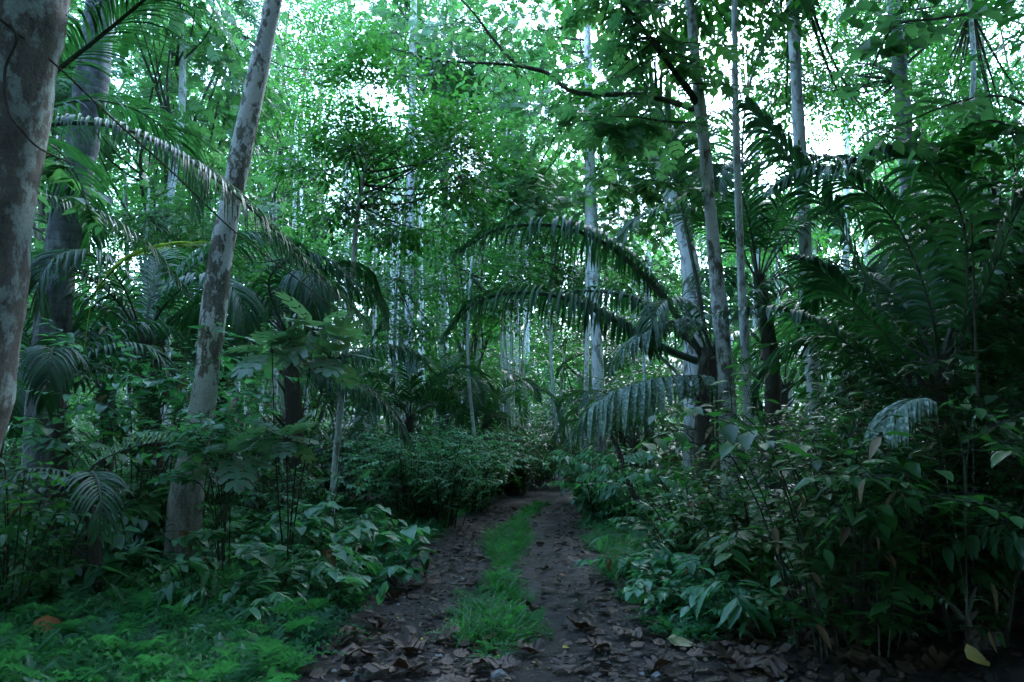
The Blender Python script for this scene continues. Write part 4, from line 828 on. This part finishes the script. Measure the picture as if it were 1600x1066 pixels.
stone('flat grey stone at the bottom edge of the trail, leftmost of three', 570, 1060, .08, 1); stone('pale flat stone at the bottom edge just left of the trail centre', 780, 1062, .07, 2)
stone('grey stone lying at the bottom edge right of centre', 1030, 1062, .05, 3); stone('rounded grey stone on the right verge', 1005, 946, .055, 4)
stone('small pale stone beside the rounded grey stone', 978, 938, .03, 5); stone('mossy boulder under the bush on the right verge', 1100, 890, .2, 6)
stone('large dark boulder deep under the right bushes', 1490, 880, .42, 7, 'bark_dark', .8); stone('dark mossy rock at the bottom right', 1545, 1010, .12, 8, 'bark_dark', .8)
stone('flat mossy stone lying where grass meets the right rut', 908, 885, .09, 9); stone('whitish stone in the grass near the trail bend', 912, 823, .07, 10)

# ================================================================== NEAR BRANCHES, VINES
def branch(name, label, pts, r0, r1, mat, cat='branch', leafspec=None, seed=0):
    g = Geo(); P = spline(pts, 26); rng = np.random.default_rng(seed); rr = np.linspace(r0, r1, 26); g.tube(P, rr, 7, 0, .15, rng)
    t = thing(name, label, cat, P[0]); g.build('stem', M[mat], t)
    if leafspec:
        n, tpl, ll, lm_, spread = leafspec; g = Geo(); tt = .15+.85*rng.random(n); O = interp_path(P, tt)
        D = norm(rng.normal(size=(n, 3))*np.array([1, 1, .5])); e = O+D*(spread*(.3+.7*rng.random(n)))[:, None]; e[:, 2] -= spread*.2
        for q in range(n): g.tube([O[q], (O[q]+e[q])/2+np.array([0, 0, .03]), e[q]], [r1*.7, r1*.5, r1*.3], 3, 1, cap=False)
        m = 6; u = np.linspace(.25, 1, m); PP = O[:, None]*(1-u[None, :, None])+e[:, None]*u[None, :, None]; S = norm(np.cross(D, [0, 0, 1.])); sg = np.where(np.arange(m) % 2, 1., -1.)
        LD = D[:, None]*.7+S[:, None]*sg[None, :, None]+np.array([0, 0, -.35])+(rng.random((n, m, 3))-.5)*.5
        g.leaves(tpl, PP.reshape(-1, 3), LD.reshape(-1, 3), (np.array([0, 0, 1.])+(rng.random((n*m, 3))-.5)*.8), ll*(.6+.6*rng.random(n*m)))
        g.build('foliage', [M[lm_], M['wood']], t)
    return t
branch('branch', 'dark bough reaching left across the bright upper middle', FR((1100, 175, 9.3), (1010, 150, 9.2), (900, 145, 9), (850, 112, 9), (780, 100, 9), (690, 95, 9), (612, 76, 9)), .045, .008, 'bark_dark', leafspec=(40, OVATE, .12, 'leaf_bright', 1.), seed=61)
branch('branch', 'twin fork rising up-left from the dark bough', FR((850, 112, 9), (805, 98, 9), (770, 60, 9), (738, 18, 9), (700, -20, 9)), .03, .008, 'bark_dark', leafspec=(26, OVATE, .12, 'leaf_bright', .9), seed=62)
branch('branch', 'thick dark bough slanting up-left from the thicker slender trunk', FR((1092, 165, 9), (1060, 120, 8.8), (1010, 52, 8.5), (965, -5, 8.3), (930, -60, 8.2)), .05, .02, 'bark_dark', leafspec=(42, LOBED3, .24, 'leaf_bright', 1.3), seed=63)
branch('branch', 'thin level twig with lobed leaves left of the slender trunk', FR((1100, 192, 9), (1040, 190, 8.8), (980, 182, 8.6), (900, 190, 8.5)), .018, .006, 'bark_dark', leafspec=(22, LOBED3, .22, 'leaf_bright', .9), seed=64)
branch('branch', 'low twig with hanging oval leaves below the lobed leaves', FR((1105, 300, 9), (1060, 290, 8.8), (1000, 280, 8.7), (940, 290, 8.6)), .015, .005, 'bark_dark', leafspec=(30, OVATE, .17, 'leaf_bright', .5), seed=65)
branch('branch', 'near spray of big round leaves at the top right', FR((1530, 20, 5.2), (1460, 30, 5), (1400, 40, 4.9), (1370, 90, 4.9), (1350, 150, 4.9)), .012, .004, 'bark_dark', leafspec=(14, HEART, .14, 'leaf_bright', .5), seed=66)
branch('branch', 'near leafy twig crossing in front of the vine-covered trunk', FR((1640, 180, 5), (1560, 150, 4.9), (1480, 165, 4.8), (1420, 190, 4.8), (1370, 215, 4.8)), .012, .004, 'bark_dark', leafspec=(14, OVATE, .16, 'leaf_bright', .45), seed=67)
branch('branch', 'leafy bough with dark leaves cut by the right edge', FR((1700, 320, 5.2), (1620, 240, 5.1), (1560, 190, 5), (1500, 210, 5), (1440, 260, 5)), .016, .005, 'bark_dark', leafspec=(26, OVATE, .17, 'leaf_mid', .6), seed=68)
branch('branch', 'bright leafy twig beside the massive left trunk', FR((30, 300, 5), (75, 245, 5), (110, 270, 5), (140, 330, 5.1)), .008, .003, 'wood', leafspec=(16, OVATE, .13, 'leaf_bright', .25), seed=69)
branch('vine', 'long thin dark vine slanting down from the left trunk behind the mottled trunk', FR((-20, 15, 4.2), (80, 95, 4.6), (170, 180, 5), (270, 270, 5.6), (370, 365, 6.4), (470, 440, 7.4), (540, 500, 8)), .008, .007, 'bark_dark', 'vine')
branch('vine', 'pale twisted vine curling down the massive left trunk', FR((15, 38, 4.28), (26, 62, 4.3), (8, 110, 4.3), (12, 170, 4.3), (35, 205, 4.3), (62, 232, 4.5), (110, 255, 4.8)), .011, .006, 'wood', 'vine')
branch('fallen_branch', 'dark leaning dead branch over the bush at the trail bend', FR((1005, 800, 12), (985, 760, 12), (965, 700, 12), (945, 660, 12)), .06, .03, 'bark_dark')
branch('fallen_branch', 'brown rotting branch lying in the left undergrowth', FR((185, 870, 7.6), (165, 850, 7.4), (150, 830, 7.3), (133, 818, 7.2)), .05, .03, 'bark_dark')
branch('fallen_branch', 'mossy brown log lying in the ferns at the left', FR((60, 968, 6.2), (110, 950, 6.2), (150, 935, 6.3), (185, 940, 6.4)), .06, .05, 'bark_mottle')
branch('dead_twig', 'thin pale dead twig leaning over the litter below the right bush', FR((1375, 992, 5), (1330, 955, 5), (1290, 920, 5), (1255, 905, 5)), .005, .003, 'wood', 'twig')
branch('hanging_stem', 'thin vertical dark stem hanging in the right foliage', FR((1530, 640, 5.6), (1524, 520, 5.6), (1520, 400, 5.6), (1515, 290, 5.6)), .012, .008, 'bark_dark', 'vine')
branch('leaning_stem', 'blue-grey leaning stem crossing behind the dusty fronds', FR((1085, 620, 9.9), (1060, 585, 9.9), (1018, 545, 9.9), (1000, 520, 9.9)), .028, .022, 'bark_pale', 'stem')
for i, (x, y0, y1, Y) in enumerate([(786, 430, 700, 21), (797, 440, 705, 20.5), (812, 420, 700, 21.5), (824, 460, 700, 22), (803, 450, 700, 22.5)]):
    r = np.random.default_rng(i+500)
    o = branch('liana', 'pale hanging liana in the cluster of vertical stems at the picture centre', FR((x, y1, Y), (x+4*r.normal(), (y0+y1)/2+60, Y), (x+4*r.normal(), (y0+y1)/2-30, Y), (x+2, y0, Y), (x+6, 200, Y)), .035, .03, 'bark_pale', 'vine', seed=i); o['group'] = 'lianas at the centre'
# fallen fronds in the left undergrowth
for i, (P_, lab) in enumerate([(FR((205, 868, 6.4), (160, 845, 6.4), (110, 850, 6.3), (60, 885, 6.2)), 'fallen bluish palm frond lying low at the far left'), (FR((250, 905, 6.6), (200, 850, 6.7), (150, 830, 6.8), (95, 838, 6.8)), 'fallen dark palm frond between the ferns and the mottled trunk')]):
    t = thing('fallen_frond', lab, 'palm frond', P_[0]); g = Geo(); frond(g, P_, n=26, ll=.4, wd=.02, droop=.12, ang=40, lift=.3, rr=.01, seed=900+i); g.build('frond', [M['palm'], M['rachis']], t)
# small palm seedlings on the verges
for i, (x, y, s, lab) in enumerate([(1020, 905, .55, 'palm seedling on the right verge beside the stones'), (200, 880, .8, 'spiky palm seedling left of the mottled trunk foot'), (1240, 1000, .3, 'tiny palm seedling in the dark litter at the right')]):
    X, Yy = ground_at(x, y); p = (X, Yy, float(gz(X, Yy)))
    t = thing('palm_seedling', lab, 'plant', p); r = np.random.default_rng(700+i)
    for k in range(5):
        g = Geo(); frond(g, arc_frond(r, p, k*1.3+.4, s*1.1, 1.1, 1.4), n=16, ll=s*.35, wd=.016, droop=.2, seed=i*9+k, rr=.004, segs=3); g.build('frond', [M['fern'], M['rachis']], t)
for o in bpy.data.objects:
    if '_o' in o: del o['_o']
